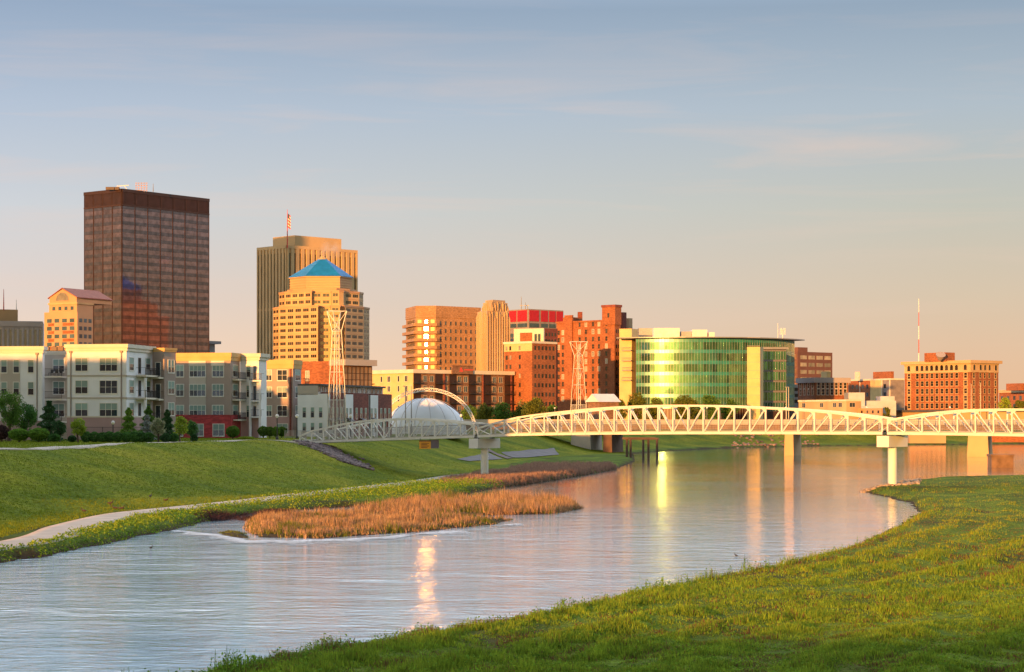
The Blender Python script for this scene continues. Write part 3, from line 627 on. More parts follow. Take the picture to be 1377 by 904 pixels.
# ---------------------------------------------------------------- the city
def block(name, label, cat, cpx, D, th, l, r, ytop, wm, group=None, z0=GZ, **k):
    poly = corner_box(cpx, D, th, l, r); C = poly[1]; z1 = zat(ytop, C[1])
    b = Bld(name, label, cat, (C[0], C[1], z0), group); shell(b, poly, z0, z1, wm, **k)
    b.poly = poly; b.z1 = z1; b.Lf = Face(poly[0], poly[1]); b.Rf = Face(poly[1], poly[2]); b.D = C[1]; return b
def rbox(b, l, cpx, r, y0, y1, m, name='penthouse', back=0, D=None, th=None, keep=None):
    """a roof block on b seen between columns l..r, corner at cpx, rows y0(top)..y1"""
    poly = corner_box(cpx, D or b.D+back, th, l, r); w = MB(); w.prism(poly, zat(y1, poly[1][1]), zat(y0, poly[1][1])); return b.part(w, name, M[m]), poly
# grey office block, far left
b = block('office_building', 'grey precast office block with tall narrow windows at the far left edge', 'office building', -70, 1100, 12, -62, 57.5, 431, 'greylight', cm=None)
f = b.Rf; mb = MB()
nb_ = 19
for i in range(nb_+1): mb.fbox(f, f.L*i/nb_-.35, f.L*i/nb_+.35, GZ, b.z1-3.2, 0, .5)
b.part(mb, 'pilaster', M['greylight'])
b.grid(f, nb_, 1, GZ+20, b.z1-6, flatwin(f.L/nb_-1.6, b.z1-4.6-GZ-20, 'wblue', .1))
mb = MB(); mb.fbox(f, -.3, f.L+.3, b.z1-3.0, b.z1-.6, .02, .8); b.part(mb, 'cornice', M['greylight'])
rbox(b, -20, -6, 24, 416, 432, 'sandstone', back=14, th=20)
mb = MB(); mb.tube((K(5)*1115, 1115, zat(417,1115)), (K(5)*1115, 1115, zat(389,1115)), .35, .12, 6); b.part(mb, 'antenna', M['redpaint'])
mb = MB(); mb.tube((K(22)*1115, 1115, zat(417,1115)), (K(22)*1115, 1115, zat(403,1115)), .25, .1, 6); b.part(mb, 'antenna', M['whitesteel'])
b.finish()
# sandstone block with the arched gable
D = 880; poly = corner_box(104, D, 62, 59.5, 125); C = poly[1]; z1 = zat(419, D)
b = Bld('office_building', 'sand coloured office block with arched gable top left of the dark tower', 'office building', (C[0], C[1], GZ)); shell(b, poly, GZ, z1, 'pinkstone')
Lf, Rf = Face(poly[0], poly[1]), Face(poly[1], poly[2])
b.grid(Lf, 4, 12, zat(550,D), z1-1.2, flatwin(2.7, 1.7, 'wblue'), .8); b.grid(Rf, 3, 12, zat(550,D), z1-1.2, flatwin(1.9, 1.7, 'wblue'), .6)
mb = MB()
for j in range(12): z = zat(550,D)+(z1-1.2-zat(550,D))*j/12; mb.fbox(Lf, Lf.L*.12, Lf.L*.30, z-1.5, z-.2, .003, .06); mb.fbox(Lf, Lf.L*.56, Lf.L*.9, z-1.5, z-.2, .003, .06)
b.part(mb, 'orange_spandrels', M['hotelbrick'])
up = corner_box(103.5, D+3, 62, 66, 125); w = MB(); zt = zat(406, D); w.prism(up, z1-1, zt); b.part(w, 'upper_storey', M['pinkstone'])
U = Face(up[0], up[1]); b.grid(U, 4, 1, z1+.9, zt-1, flatwin(1.7, 1.6, 'wblue'), 1.0)
mb = MB(); ring(mb, up, .003, .35, zt-.8, zt); b.part(mb, 'cornice', M['sandstone'])
apx = U.L*.48; za = zat(387.5, D); g = MB(); dd = Vector((-U.n[0], -U.n[1], 0))*24
def gp(a, z, o=0): p = U.pt(a, o); return Vector((p[0], p[1], z))
gz0 = zt+.003; gz1 = zat(399, D)
prof = [(0.2, gz0), (U.L-.2, gz0), (U.L-.2, gz1), (apx, za), (0.2, gz1)]
vs = [gp(a, z) for a, z in prof]; vs2 = [v+dd for v in vs]; n = 5
g.add(vs+vs2, [(0,1,2,3,4), (9,8,7,6,5)]+[(i, i+5, (i+1)%5+5, (i+1)%5) for i in (0,1,4)]); b.part(g, 'gable', M['pinkstone'])
g = MB()
for s_ in (0, 1):
    a0 = (-.5, gz1-.35) if s_ == 0 else (U.L+.3, gz1-.35)
    p0 = gp(a0[0], a0[1], .4); p1 = gp(apx, za+.25, .4); q0 = p0+dd*1.02; q1 = p1+dd*1.02; up_ = Vector((0,0,.35))
    g.add([p0,p1,q1,q0,p0+up_,p1+up_,q1+up_,q0+up_], [(0,1,2,3),(4,7,6,5),(0,4,5,1),(1,5,6,2),(2,6,7,3),(3,7,4,0)])
b.part(g, 'roof', M['roofred'])
g = MB(); rr = U.L*.23; cs = [gp(apx+rr*math.cos(t), zt+.9+rr*math.sin(t), .12) for t in np.linspace(0, math.pi, 17)]; g.add(cs, [tuple(range(17))]); b.part(g, 'arched_window', M['wsky'])
b.finish()
# the tall bronze glass tower
b = block('glass_tower', 'tallest tower, dark bronze glass slab with louvred top floor', 'skyscraper', 164, 1050, 52, 113.5, 281, 254, 'darkframe', parapet=1.2)
z1 = b.z1; zl = zat(276, 1050); NF = 28; fh = (zl-GZ)/NF
for fc, nbay in ((b.Lf, 4), (b.Rf, 7)):
    bw = fc.L/nbay; mb = MB()
    for i in range(nbay+1): mb.fbox(fc, fc.L*i/nbay-.22+(.22 if i == 0 else 0), fc.L*i/nbay+.22-(.22 if i == nbay else 0), GZ, z1, .003, .32)
    mb.fbox(fc, 0, fc.L, z1-1.6, z1+.1, .004, .6); mb.fbox(fc, 0, fc.L, zl-.3, zl+.5, .004, .5)
    b.part(mb, 'frame', M['darkframe'])
    mb = MB()
    for i in range(nbay):
        a0, a1 = fc.L*i/nbay+.5, fc.L*(i+1)/nbay-.5
        for k in range(13): x = a0+(a1-a0)*(k+.5)/13; mb.fbox(fc, x-.12, x+.12, zl+.5, z1-1.6, .06, .4)
        mb.fbox(fc, a0, a1, zl+.5, z1-1.6, .002, .05)
    b.part(mb, 'louvre_band', M['bronzepanel'])
    mb = MB()
    for j in range(NF): mb.fbox(fc, 0, fc.L, GZ+fh*j+fh*.58, GZ+fh*(j+1), .003, .16)
    b.part(mb, 'spandrel_bands', M['towerglass2'])
    wm_ = flatwin(bw-.5, fh*.56, 'towerglass', .1)
    for j in range(NF-1, -1, -1):
        for i in range(nbay): b.win(fc, fc.L*(i+.5)/nbay, GZ+fh*j+.02, wm_)
D = 1060; mb = MB()
for q in range(5): mb.bar((K(183+q*3.6)*D, D, zat(258,D)), (K(183+q*3.6)*D, D, zat(245.5,D)), .2)
for q in range(4): z = zat(256-q*3.2, D); mb.bar((K(182)*D, D, z), (K(198.5)*D, D, z), .2)
b.part(mb, 'antenna_rack', M['pinkstone'])
mb = MB()
mb.tube((K(206)*D, D, zat(258,D)), (K(206)*D, D, zat(247,D)), .25, .12, 6); mb.bar((K(157)*D, D, zat(250.5,D)), (K(173)*D, D, zat(249.3,D)), .3); mb.bar((K(161)*D, D, zat(255,D)), (K(160)*D, D, zat(250.5,D)), .25); mb.bar((K(171)*D, D, zat(255,D)), (K(167)*D, D, zat(250,D)), .25)
b.part(mb, 'antenna', M['greymetal'])
for px in (150, 155.5, 162):
    mb = MB(); mb.box((K(px)*D-1.1, D-10, z1-.5), (K(px)*D+1.1, D-7.5, z1+1.0)); b.part(mb, 'roof_unit', M['bronzepanel'])
b.finish()
b = block('office_building', 'small grey stone building with jutting cornice peeking out right of the dark tower', 'office building', 283, 1180, 50, 270, 289, 459, 'greystone', cm='greystone', ch=1.6, co=2.6)
b.grid(b.Rf, 2, 3, GZ+20, b.z1-6, flatwin(.9, 2.2)); b.finish()
# ribbed tower with flag
b = block('ribbed_tower', 'tall tan tower of vertical stone ribs with a flagpole, behind the blue pyramid building', 'skyscraper', 385.7, 1310, 45, 346.5, 480, 330, 'ribtan', parapet=1)
for fc, nr in ((b.Lf, 9), (b.Rf, 14)):
    mb = MB()
    for i in range(nr+1): c = fc.L*i/nr; hw_ = fc.L/nr*.30; mb.fbox(fc, max(0, c-hw_), min(fc.L, c+hw_), GZ, b.z1, .003, .8)
    mb.fbox(fc, 0, fc.L, b.z1-1.8, b.z1+.2, .005, .84); b.part(mb, 'rib', M['ribtan'], kind=None)
    w_ = flatwin(fc.L/nr*.38, (b.z1-GZ-6)/3-1.5, 'wfar', .12); b.grid(fc, nr, 3, GZ+2, b.z1-3, w_)
_, pp = rbox(b, 367, 396.3, 459, 316.5, 334, 'ribtan', back=9, th=45)
D = 1300; fx = K(385)*D; mb = MB(); mb.tube((fx, D+6, b.z1-2), (fx, D+6, zat(282, D)), .42, .16, 8); mb.lathe((fx, D+6, zat(282,D)), [(.001,.7),(.35,.35),(.001,0)], 8)
b.part(mb, 'flagpole', M['redpaint'])
b.finish()
fl_ = MB(); zf = zat(286, D)
for k in range(9):                            # limp flag: stripes hang down the pole
    for j in range(6):
        fl_.cur = 0 if k < 3 and j < 3 else (1 if k % 2 else 2); x0 = fx+.35+.30*j; zt_ = zf-k*1.0
        fl_.add([(x0, D+5.5+.3*math.sin(j*1.5), zt_-1.0-.25*j), (x0+.30, D+5.5+.3*math.sin((j+1)*1.5), zt_-1.0-.25*(j+1)), (x0+.30, D+5.5+.3*math.sin((j+1)*1.5), zt_-.25*(j+1)), (x0, D+5.5+.3*math.sin(j*1.5), zt_-.25*j)], [(0,1,2,3)])
tag(fl_.build('flag', [M['wblue'], M['whitepaint'], M['redpaint']]), 'limp red and white striped flag on the ribbed tower', 'flag')
# stepped building with the blue pyramid
D0 = 1020; cx0 = K(432)*D0; cy0 = D0+22
def pp_(l): return [(K(px)*D0*(1+dy/D0)if False else (K(px))*(D0+dy), D0+dy) for px, dy in l]
b = Bld('stepped_tower', 'golden stone tower stepping in to a blue pyramid roof', 'skyscraper', (K(440)*D0, D0, GZ))
T1 = pp_([(367.3, 24), (375, 16), (427.5, -2), (428.5, 4), (444, 4), (444.8, -2), (457, -2), (457.8, 4), (463, 4), (464, 0), (489, 15), (496.7, 24)]); T1 += [(K(486)*(D0+60), D0+60), (K(376)*(D0+60), D0+60)]
T2 = pp_([(375.3, 26), (383, 18), (419, 6), (420, 9), (445, 9), (446, 6), (456, 6), (462, 8), (463, 11), (483, 19), (488.4, 26)]); T2 += [(K(478)*(D0+54), D0+54), (K(384)*(D0+54), D0+54)]
T3 = pp_([(387, 27), (394, 20), (424, 11), (452, 11), (470, 19), (479, 27)]); T3 += [(K(470)*(D0+50), D0+50), (K(394)*(D0+50), D0+50)]
T4 = pp_([(390, 29), (411.5, 17), (457, 17), (473, 29)]); T4 += [(K(460)*(D0+46), D0+46), (K(410)*(D0+46), D0+46)]
ys = [410.5, 389.4, 385.5, 368.5]
zz = [zat(y, D0) for y in ys]
for nm, T, za_, zb_ in (('lower_storeys', T1, GZ, zz[0]), ('middle_storeys', T2, zz[0]-1, zz[1]), ('upper_storeys', T3, zz[1]-1, zz[2])):
    w = MB(); w.prism(T, za_, zb_); b.part(w, nm, M['sandstone'])
    c = MB(); ring(c, T, .003, .28, zb_-.9, zb_+.02); b.part(c, 'cornice', M['pinkstone'])
w = MB(); w.prism(T4, zz[2]-.5, zz[3]); b.part(w, 'drum', M['pinkstone'])
w = MB()
for q in range(5): z = zz[2]+.8+(zz[3]-zz[2]-1.2)*q/4.0; ring(w, T4, .003, .22 if q < 4 else .7, z, z+.45)
b.part(w, 'drum_moulding', M['sandstone'])
P4 = grow(T4, .9); zb_ = zz[3]+.16; ap = (K(434)*(D0+31), D0+31, zat(348.5, D0+28)); w = MB(); nn_ = len(P4); tp = [((p[0]-ap[0])*.14+ap[0], (p[1]-ap[1])*.14+ap[1], ap[2]) for p in P4]
w.add([(p[0],p[1],zb_) for p in P4]+tp, [(i,(i+1)%nn_,nn_+(i+1)%nn_,nn_+i) for i in range(nn_)]+[tuple(range(nn_,2*nn_))]); b.part(w, 'pyramid_roof', M['bluecopper'])
w = MB(); w.lathe((ap[0], ap[1], ap[2]), [(2.3,0),(2.2,.5),(1.5,.9),(1.2,1.5),(.1,1.7)], 8); b.part(w, 'roof_lantern', M['sandstone'])
fh1 = (zz[0]-GZ)/18.0
def tierwin(T, z0, z1, nf, spec):
    for i in range(len(T)-2):
        fc = Face(T[i], T[i+1])
        if fc.L < 3.2 or fc.n[1] > -.05: continue
        n = max(1, int(round(fc.L/(spec)))); fh = (z1-z0)/nf
        c = MB()
        for j in range(nf): c.fbox(fc, 0, fc.L, z0+fh*j-.28, z0+fh*j, .003, .12)
        b.part(c, 'string_course', M['pinkstone'])
        b.grid(fc, n, nf, z0+fh*.28, z1+fh*.28, grpwin(fc.L/n*.72, fh*.45), .25)
def grpwin(w, h):
    key = ('grp', round(w,1), round(h,1))
    if key in WM: return WM[key]
    k = max(1, int(w/1.15)); f = MB()
    for i in range(k): x = -w/2+w*i/k; f.box((x+.1,-.05,0), (x+w/k-.1,.04,h))
    WM[key] = (f.mesh('window', M['wfar']), None); return WM[key]
tierwin(T1, zz[0]-fh1*17, zz[0]-.6, 17, 5.6); tierwin(T2, zz[0]+.4, zz[1]-.6, 2, 5.2)
b.finish()
# steam drifting from a roof
# (built at the end, with the small details)
# brick and glass block behind the townhouses
b = block('office_building', 'brick block with a glazed right side and white roof edge behind the townhouses', 'office building', 461.5, 420, 46, 401, 500.5, 485, 'hotelbrick', parapet=.6)
D = 420; R_ = b.Rf; L_ = b.Lf; za, zb = zat(487, D), zat(521, D)
mb = MB(); mb.fbox(R_, -.2, R_.L+.6, b.z1-1.0, b.z1+.25, .004, .9); mb.fbox(L_, L_.L-4.2, L_.L, b.z1-1.0, b.z1+.25, .004, .3); b.part(mb, 'roof_edge', M['greystone'])
wv = winmesh(.95, 1.25, 1, 1, .07, 'darkframe', 'amberglass'); nn_ = int(R_.L/1.15); b.grid(R_, nn_, 3, zat(519, D), b.z1-1.2, wv, .1)
mb = MB(); mb.fbox(R_, 0, R_.L, zat(521.5,D)-.6, zat(519.5,D)-.15, .004, .25); b.part(mb, 'sill_band', M['greystone'])
b.win(L_, L_.s_of(413.5), zat(511, D), winmesh(1.1, 2.0, 2, 2, .12, 'winframe', 'wsky')); b.finish()
# long cream and brown apartment block
b = block('apartment_building', 'long block, cream left face and brown brick right face with dark balconies', 'apartment building', 556, 675, 42, 498, 688.5, 497, 'brownbrick', cm='trim', ch=1.2, co=.7)
L_, R_ = b.Lf, b.Rf; D = 675; fl5 = [zat(y, D) for y in (513, 526.5, 540, 553.5, 567)]
mb = MB(); mb.fbox(L_, 0, L_.L-.02, GZ, b.z1-1.2, .003, .18); b.part(mb, 'cream_facing', M['creamyel'])
for z in fl5[:4]:
    for px, w_ in ((513.5, .9), (523.5, 1.5), (536.5, .9), (546.8, 1.5)):
        b.win(Face(L_.pt(0,.17), L_.pt(L_.L,.17)), L_.s_of(px), z, winmesh(w_, 1.9, 1 if w_ < 1 else 2, 1, .1, 'taupelt' if False else 'winframe', 'wdark'))
mb = MB()
for z in fl5[:4]: mb.fbox(L_, -.1, 2.6, z-.7, z-.45, .2, 1.6); mb.fbox(L_, -.1, 2.6, z+.5, z+.58, 1.5, 1.58)
b.part(mb, 'balcony', M['blackmetal'])
cols = [(571.5,1.5),(580.5,1.5),(617.5,1.5),(626,1.5),(644,1.5),(664.5,1.5),(673,1.5),(600,.9)]
for z in fl5[:4]:
    for px, w_ in cols: b.win(R_, R_.s_of(px), z, winmesh(w_, 1.9, 2 if w_ > 1 else 1, 1, .12, 'taupelt', 'wblue'))
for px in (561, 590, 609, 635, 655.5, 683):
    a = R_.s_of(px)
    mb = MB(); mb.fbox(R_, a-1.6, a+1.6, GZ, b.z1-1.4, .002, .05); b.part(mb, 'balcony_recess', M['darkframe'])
    for z in fl5[:4]:
        mb = MB(); mb.fbox(R_, a-1.8, a+1.8, z-.75, z-.5, .05, 1.3); mb.fbox(R_, a-1.8, a+1.8, z+.42, z+.5, 1.22, 1.3)
        for k in range(9): x = a-1.75+3.5*k/8; mb.fbox(R_, x-.035, x+.035, z-.5, z+.42, 1.24, 1.29)
        b.part(mb, 'balcony', M['blackmetal'])
for px in (598, 650, 688):
    mb = MB(); a = R_.s_of(px)-.3; mb.fbox(R_, a-.25, a+.25, GZ, b.z1-1.2, .003, .4); b.part(mb, 'downpipe', M['townbrick'])
mb = MB(); a0, a1 = R_.s_of(605), R_.s_of(633); mb.fbox(R_, a0, a1, b.z1-1.25, b.z1+1.5, .75, 1.3); mb.fbox(R_, a0-.2, a1+.2, b.z1+1.5, b.z1+1.7, .7, 1.5); b.part(mb, 'name_board', M['brownbrick'])
mb = MB(); aa = R_.s_of(617)
mb.add([(*R_.pt(aa-1.0,1.34), b.z1-.5), (*R_.pt(aa+.9,1.34), b.z1-.5), (*R_.pt(aa+.2,1.34), b.z1+1.0), (*R_.pt(aa-.5,1.34), b.z1+.9)], [(0,1,2,3)]); mb.fbox(R_, aa+1.3, aa+5.2, b.z1+.0, b.z1+.45, 1.3, 1.33); b.part(mb, 'red_emblem', M['redpaint'])
b.finish()
# hotel with the sun glint
D0 = 900; b = Bld('hotel', 'tan hotel with balconies where the sun flares off its corner windows', 'hotel', (K(572)*D0, D0, GZ))
HP = [(K(546)*(D0+22), D0+22), (K(559.5)*(D0+1.6), D0+1.6), (K(586)*D0, D0), (K(646)*(D0+16), D0+16), (K(640)*(D0+45), D0+45), (K(556)*(D0+45), D0+45)]
z1 = zat(411.5, D0); w = MB(); w.prism(HP, GZ, z1); b.part(w, 'wall', M['tanbrick'])
w = MB(); ring(w, HP, .003, .22, zat(427, D0), z1+.1)
for q in range(6): z = zat(426.5-q*2.4, D0); ring(w, HP, .22, .30, z, z+.3)
b.part(w, 'ribbed_parapet', M['tanbrick']); NFl = 10; fh = (zat(428, D0)-zat(510, D0))/8.0; ztop = zat(428.5, D0)
F1, F2, F3 = Face(HP[0], HP[1]), Face(HP[1], HP[2]), Face(HP[2], HP[3])
for j in range(11):
    z = ztop-fh*(j+1)
    if z < GZ: break
    w = MB(); q = [HP[0], HP[1], HP[2], F3.pt(1.2)]; o_ = [F1.pt(-1.4,1.5), (HP[1][0]-1.0, HP[1][1]-1.5), F2.pt(F2.L+.8,1.5), F3.pt(1.4,1.1)]
    pl = [o_[0], o_[1], o_[2], o_[3], (HP[2][0]+.8, HP[2][1]+1.5), (HP[1][0]+1, HP[1][1]+2), (HP[0][0]+2, HP[0][1]+1)]
    w.prism(pl, z, z+1.35, bottom=True); b.part(w, 'balcony', M['tanbrick'])
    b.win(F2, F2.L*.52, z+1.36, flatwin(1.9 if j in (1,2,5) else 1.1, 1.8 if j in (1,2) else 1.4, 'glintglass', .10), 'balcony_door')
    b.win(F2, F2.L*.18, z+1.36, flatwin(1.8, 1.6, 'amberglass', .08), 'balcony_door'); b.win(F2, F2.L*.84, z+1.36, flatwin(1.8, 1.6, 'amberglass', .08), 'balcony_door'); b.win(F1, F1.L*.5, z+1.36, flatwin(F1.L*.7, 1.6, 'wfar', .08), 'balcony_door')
b.grid(F3, 8, 8, zat(428,D0)-fh*8.0+.4, zat(428, D0)+.4, winmesh(1.0, 1.7, 1, 1, .12, 'tanbrick', 'wblue'), 1.2)
b.finish()
# art deco limestone tower
D0 = 880; b = Bld('art_deco_tower', 'weathered limestone art deco tower with fluted piers beside the red panelled block', 'office tower', (K(663)*D0, D0, GZ))
P1 = pp2 = [(K(642)*(D0+12), D0+12), (K(655)*D0, D0), (K(684.5)*(D0+9), D0+9), (K(680)*(D0+30), D0+30), (K(646)*(D0+30), D0+30)]
w = MB(); zA = zat(418, D0); w.prism(P1, GZ, zA); b.part(w, 'lower_shaft', M['deco'])
P2 = [(K(649.5)*(D0+10), D0+10), (K(662)*(D0+2), D0+2), (K(682.5)*(D0+10), D0+10), (K(679)*(D0+26), D0+26), (K(652)*(D0+26), D0+26)]; w = MB(); w.prism(P2, zA-1, zat(406, D0)); b.part(w, 'upper_shaft', M['deco'])
P3 = grow(P2, -1.0); w = MB(); w.prism(P3, zat(406.1,D0), zat(402.5, D0)); b.part(w, 'crown', M['deco'])
for P_, za_, zb_, nL, nR in ((P1, GZ, zA, 6, 9), (P2, zA, zat(406, D0), 4, 6)):
    for fc, n in ((Face(P_[0], P_[1]), nL), (Face(P_[1], P_[2]), nR)):
        for i in range(n+1):
            c = fc.L*i/n; hh = zb_-(.4 if i % 3 else 2.2)-(i % 2)*.8; w = MB(); w.fbox(fc, c-.24, c+.24, za_, hh, .003, .6); w.fbox(fc, c-.18, c+.18, hh, hh+.8, .003, .3); b.part(w, 'pier', M['deco'])
        if P_ is P1: b.grid(fc, n, 10, za_+6, zb_-3.5, flatwin(.45, 1.7, 'wfar', .05))
b.finish()
# block with the red panels
b = block('office_building', 'dark block topped by a band of bright red panels', 'office building', 711, 1030, 42, 683.6, 757.6, 415.5, 'greyframe', parapet=.6)
zA, zB = zat(417, 1030), zat(432, 1030)
for fc, cs_ in ((b.Lf, [(684.5,694.5),(696,708.8)]), (b.Rf, [(711.8,724.5),(727.5,736.5),(738.3,746.8),(748.3,756.8)])):
    for p0, p1 in cs_:
        a0, a1 = fc.s_of(p0), fc.s_of(p1); a0 = max(a0, .1); a1 = min(a1, fc.L-.1)
        mb = MB(); mb.fbox(fc, a0, a1, zB, zA, .003, .2); b.part(mb, 'red_panel', M['redpanel'])
        for j in range(3): b.win(fc, (a0+a1)/2, zB-3.0-j*5.0, flatwin(a1-a0, 2.0, 'wblue', .12))
w = MB()
D = 1040
for px, y in ((701, 399), (706.5, 407), (709.5, 410)): w.tube((K(px)*D, D, zat(417,D)), (K(px)*D, D, zat(y,D)), .3, .12, 6); w.bar((K(px-2)*D, D, zat(411,D)), (K(px+2)*D, D, zat(411,D)), .35)
b.part(w, 'roof_antenna', M['greymetal']); b.finish()
# mid brick hotel block
b = block('brick_building', 'brick block with a cream top storey, standing left of the orange red hotel', 'brick building', 715.6, 700, 46, 678.2, 748, 459, 'hotelbrick', cm='trim', ch=.7, co=.3)
L_, R_ = b.Lf, b.Rf; D = 700
mb = MB(); mb.fbox(L_, 0, L_.L, zat(472, D), b.z1-.7, .003, .12); b.part(mb, 'cream_storey', M['creamyel'])
fh = 3.25; zt = zat(471, D)-.2
for j in range(9):
    z = zat(470.5, D)-fh*j
    for px in (681.5, 686.5, 699): b.win(Face(L_.pt(0,.1), L_.pt(L_.L,.1)) if j == 0 else L_, L_.s_of(px), z, flatwin(.9, 1.5, 'wfar' if (j+int(px)) % 3 else 'wsky'))
b.grid(R_, 6, 9, zat(470.5,D)-fh*8, zat(470.5,D)+fh, flatwin(.85, 1.4, 'wfar'), .6)
_, q = rbox(b, 691, 731, 732.2, 441.5, 462, 'trim', 'roof_block', back=6, th=60)
fq = Face(q[0], q[1]); mb = MB(); mb.fbox(fq, fq.L*.22, fq.L*.62, zat(460,D), zat(446,D), .003, .25); b.part(mb, 'brick_panel', M['hotelbrick']); mb = MB()
for k in range(2): mb.fbox(fq, fq.L*(.70+.12*k), fq.L*(.78+.12*k), zat(458,D), zat(448,D), .003, .2)
b.part(mb, 'roof_window', M['wblue']); b.finish()
b = block('brick_building', 'dark brick slab rising behind the cream topped brick block', 'brick building', 731, 740, 46, 722, 750, 441.5, 'townbrick'); b.grid(b.Rf, 4, 14, GZ+3, b.z1-.5, flatwin(.8, 1.3, 'wfar'), .6); b.finish()
# big orange red hotel
D0 = 800; b = Bld('brick_hotel', 'large orange red brick hotel with a square tower, left of the curved glass building', 'hotel', (K(826)*D0, D0, GZ))
base = corner_box(826.5, D0, 50, 748.5, 834.5); z1 = zat(430, D0); w = MB(); w.prism(base, GZ, z1); b.part(w, 'wall', M['hotelbrick'])
L_, R_ = Face(base[0], base[1]), Face(base[1], base[2])
c = MB(); ring(c, base, .003, .3, z1-.6, z1+.1); b.part(c, 'cornice', M['hotelbrick'])
wing = corner_box(770, D0+21, 50, 757, 783); w = MB(); w.prism(wing, z1-.3, zat(423, D0)); b.part(w, 'left_storey', M['hotelbrick']); Fw = Face(wing[0], wing[1])
w = MB(); w.fbox(L_, L_.s_of(771)-4, L_.s_of(771), GZ, zat(424, D0+14), .003, .9); b.part(w, 'projecting_bay', M['hotelbrick'])
tw = corner_box(827.2, D0-.8, 50, 809.5, 835.5); w = MB(); w.prism(tw, z1-2, zat(410, D0)); b.part(w, 'tower', M['hotelbrick']); c = MB(); ring(c, tw, .003, .25, zat(410,D0)-.9, zat(410,D0)+.05); b.part(c, 'tower_cornice', M['townbrick'])
w = MB(); w.prism(corner_box(838, D0+20, 50, 833, 842.5), GZ, zat(420, D0+20)); b.part(w, 'rear_block', M['townbrick'])
w = MB(); w.prism(corner_box(846, D0+24, 50, 840, 850.5), GZ, zat(428, D0+24)); b.part(w, 'rear_stair_block', M['deco'])
w = MB(); w.box((K(775)*850, 830, z1), (K(781)*850, 834, zat(419.5, 830))); b.part(w, 'chimney', M['townbrick'])
cols = [751.5, 757, 766.5, 779.5, 788, 797.5, 805.5, 815.5]; fh = (zat(438,D0)-zat(529,D0))/9.0
for j in range(11):
    z = zat(438.5, D0)-fh*j+.2
    if z < GZ+1: break
    for q, px in enumerate(cols):
        if j == 0 and px < 770: continue
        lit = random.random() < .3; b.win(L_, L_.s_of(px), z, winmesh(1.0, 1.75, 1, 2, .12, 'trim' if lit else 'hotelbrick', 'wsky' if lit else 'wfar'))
b.win(Face(tw[0], tw[1]), 3.2, zat(427, D0), flatwin(.9, 1.8)); b.grid(R_, 2, 9, zat(529,D0), zat(438,D0), flatwin(.8, 1.5), .5)
b.finish()
# curved glass office building
WK = 1.46
D0 = 760; b = Bld('curved_glass_building', 'curved green glass office building under an overhanging thin roof', 'office building', (K(900)*D0, D0, GZ))
Rc = 48.0; yc = D0+Rc; xc = K(893)*D0+Rc*math.sin(R(12.5)); ph = [R(a) for a in np.linspace(-25.5, 62, 41)]
def arc(r, p): return (xc+r*math.sin(p), yc-r*math.cos(p))
zT = zat(455.5, D0); core = [arc(Rc, p) for p in ph]; bk = [(arc(Rc, ph[-1])[0]-2, yc+20), (arc(Rc, ph[0])[0], yc+20)]
w = MB(); w.prism(core+bk, GZ, zT); b.part(w, 'core', M['darkframe'])
NFc = 6; fh = (zT-zat(539, D0))/5.6; zs = [zT-fh*(j+1) for j in range(6)]
for j in range(7):
    w = MB(); z0_ = zT-fh*j-fh*.30
    for i in range(len(ph)-1):
        a0, a1 = ph[i], ph[i+1]; p = [arc(Rc+.12,a0), arc(Rc+.12,a1), arc(Rc+.02,a1), arc(Rc+.02,a0)]; w.prism(p, z0_, z0_+fh*.31, bottom=True)
    b.part(w, 'spandrel_band', M['tealband'])
w = MB()
for i, a in enumerate(np.linspace(ph[0], ph[-1], 66)):
    p0 = arc(Rc+.02, a-.0008); p1 = arc(Rc+.02, a+.0008); q0 = arc(Rc+.22, a-.0008); q1 = arc(Rc+.22, a+.0008); w.prism([q0, q1, p1, p0], GZ+2, zT)
b.part(w, 'mullions', M['greymetal'])
for i in range(len(ph)-1):
    fc = Face(arc(Rc+.03, ph[i]), arc(Rc+.03, ph[i+1]))
    for j in range(6): b.w.append(('window', fc, fc.L/2, zT-fh*(j+1)-fh*.02 if False else zT-fh*j-fh*.99, (WM.setdefault(('cg', round(fc.L,1)), (flatwin((fc.L+.02)/WK, fh*.69/WK, 'greenglass', .05)))) ))
b.w.sort(key=lambda t: -t[3])
rf = MB(); lip = [(K(834.5)*(D0+11), D0+11)]+[arc(Rc+3.8, p) for p in np.linspace(R(-33), R(64), 30)]+[(K(1044)*(D0+38), D0+38), (K(1030)*(D0+73), D0+73), (K(845)*(D0+58), D0+58)]
rf.prism(lip, zT+.25, zT+.62, bottom=True); b.part(rf, 'overhanging_roof', M['greymetal'])
for p0, p1, y, dd_ in ((859, 878, 441.5, 32), (879, 914, 441.3, 22), (915, 930, 446, 24), (931, 951, 443.5, 22), (951.5, 961, 447, 24)):
    q = MB(); Dq = D0+dd_; q.prism([(K(p0)*Dq, Dq), (K(p1)*Dq, Dq), (K(p1)*Dq, Dq+12), (K(p0)*Dq, Dq+12)], zT+.63, zat(y, Dq)); b.part(q, 'roof_unit', M['greymetal'] if p0 in (859, 915) else M['whitesteel'])
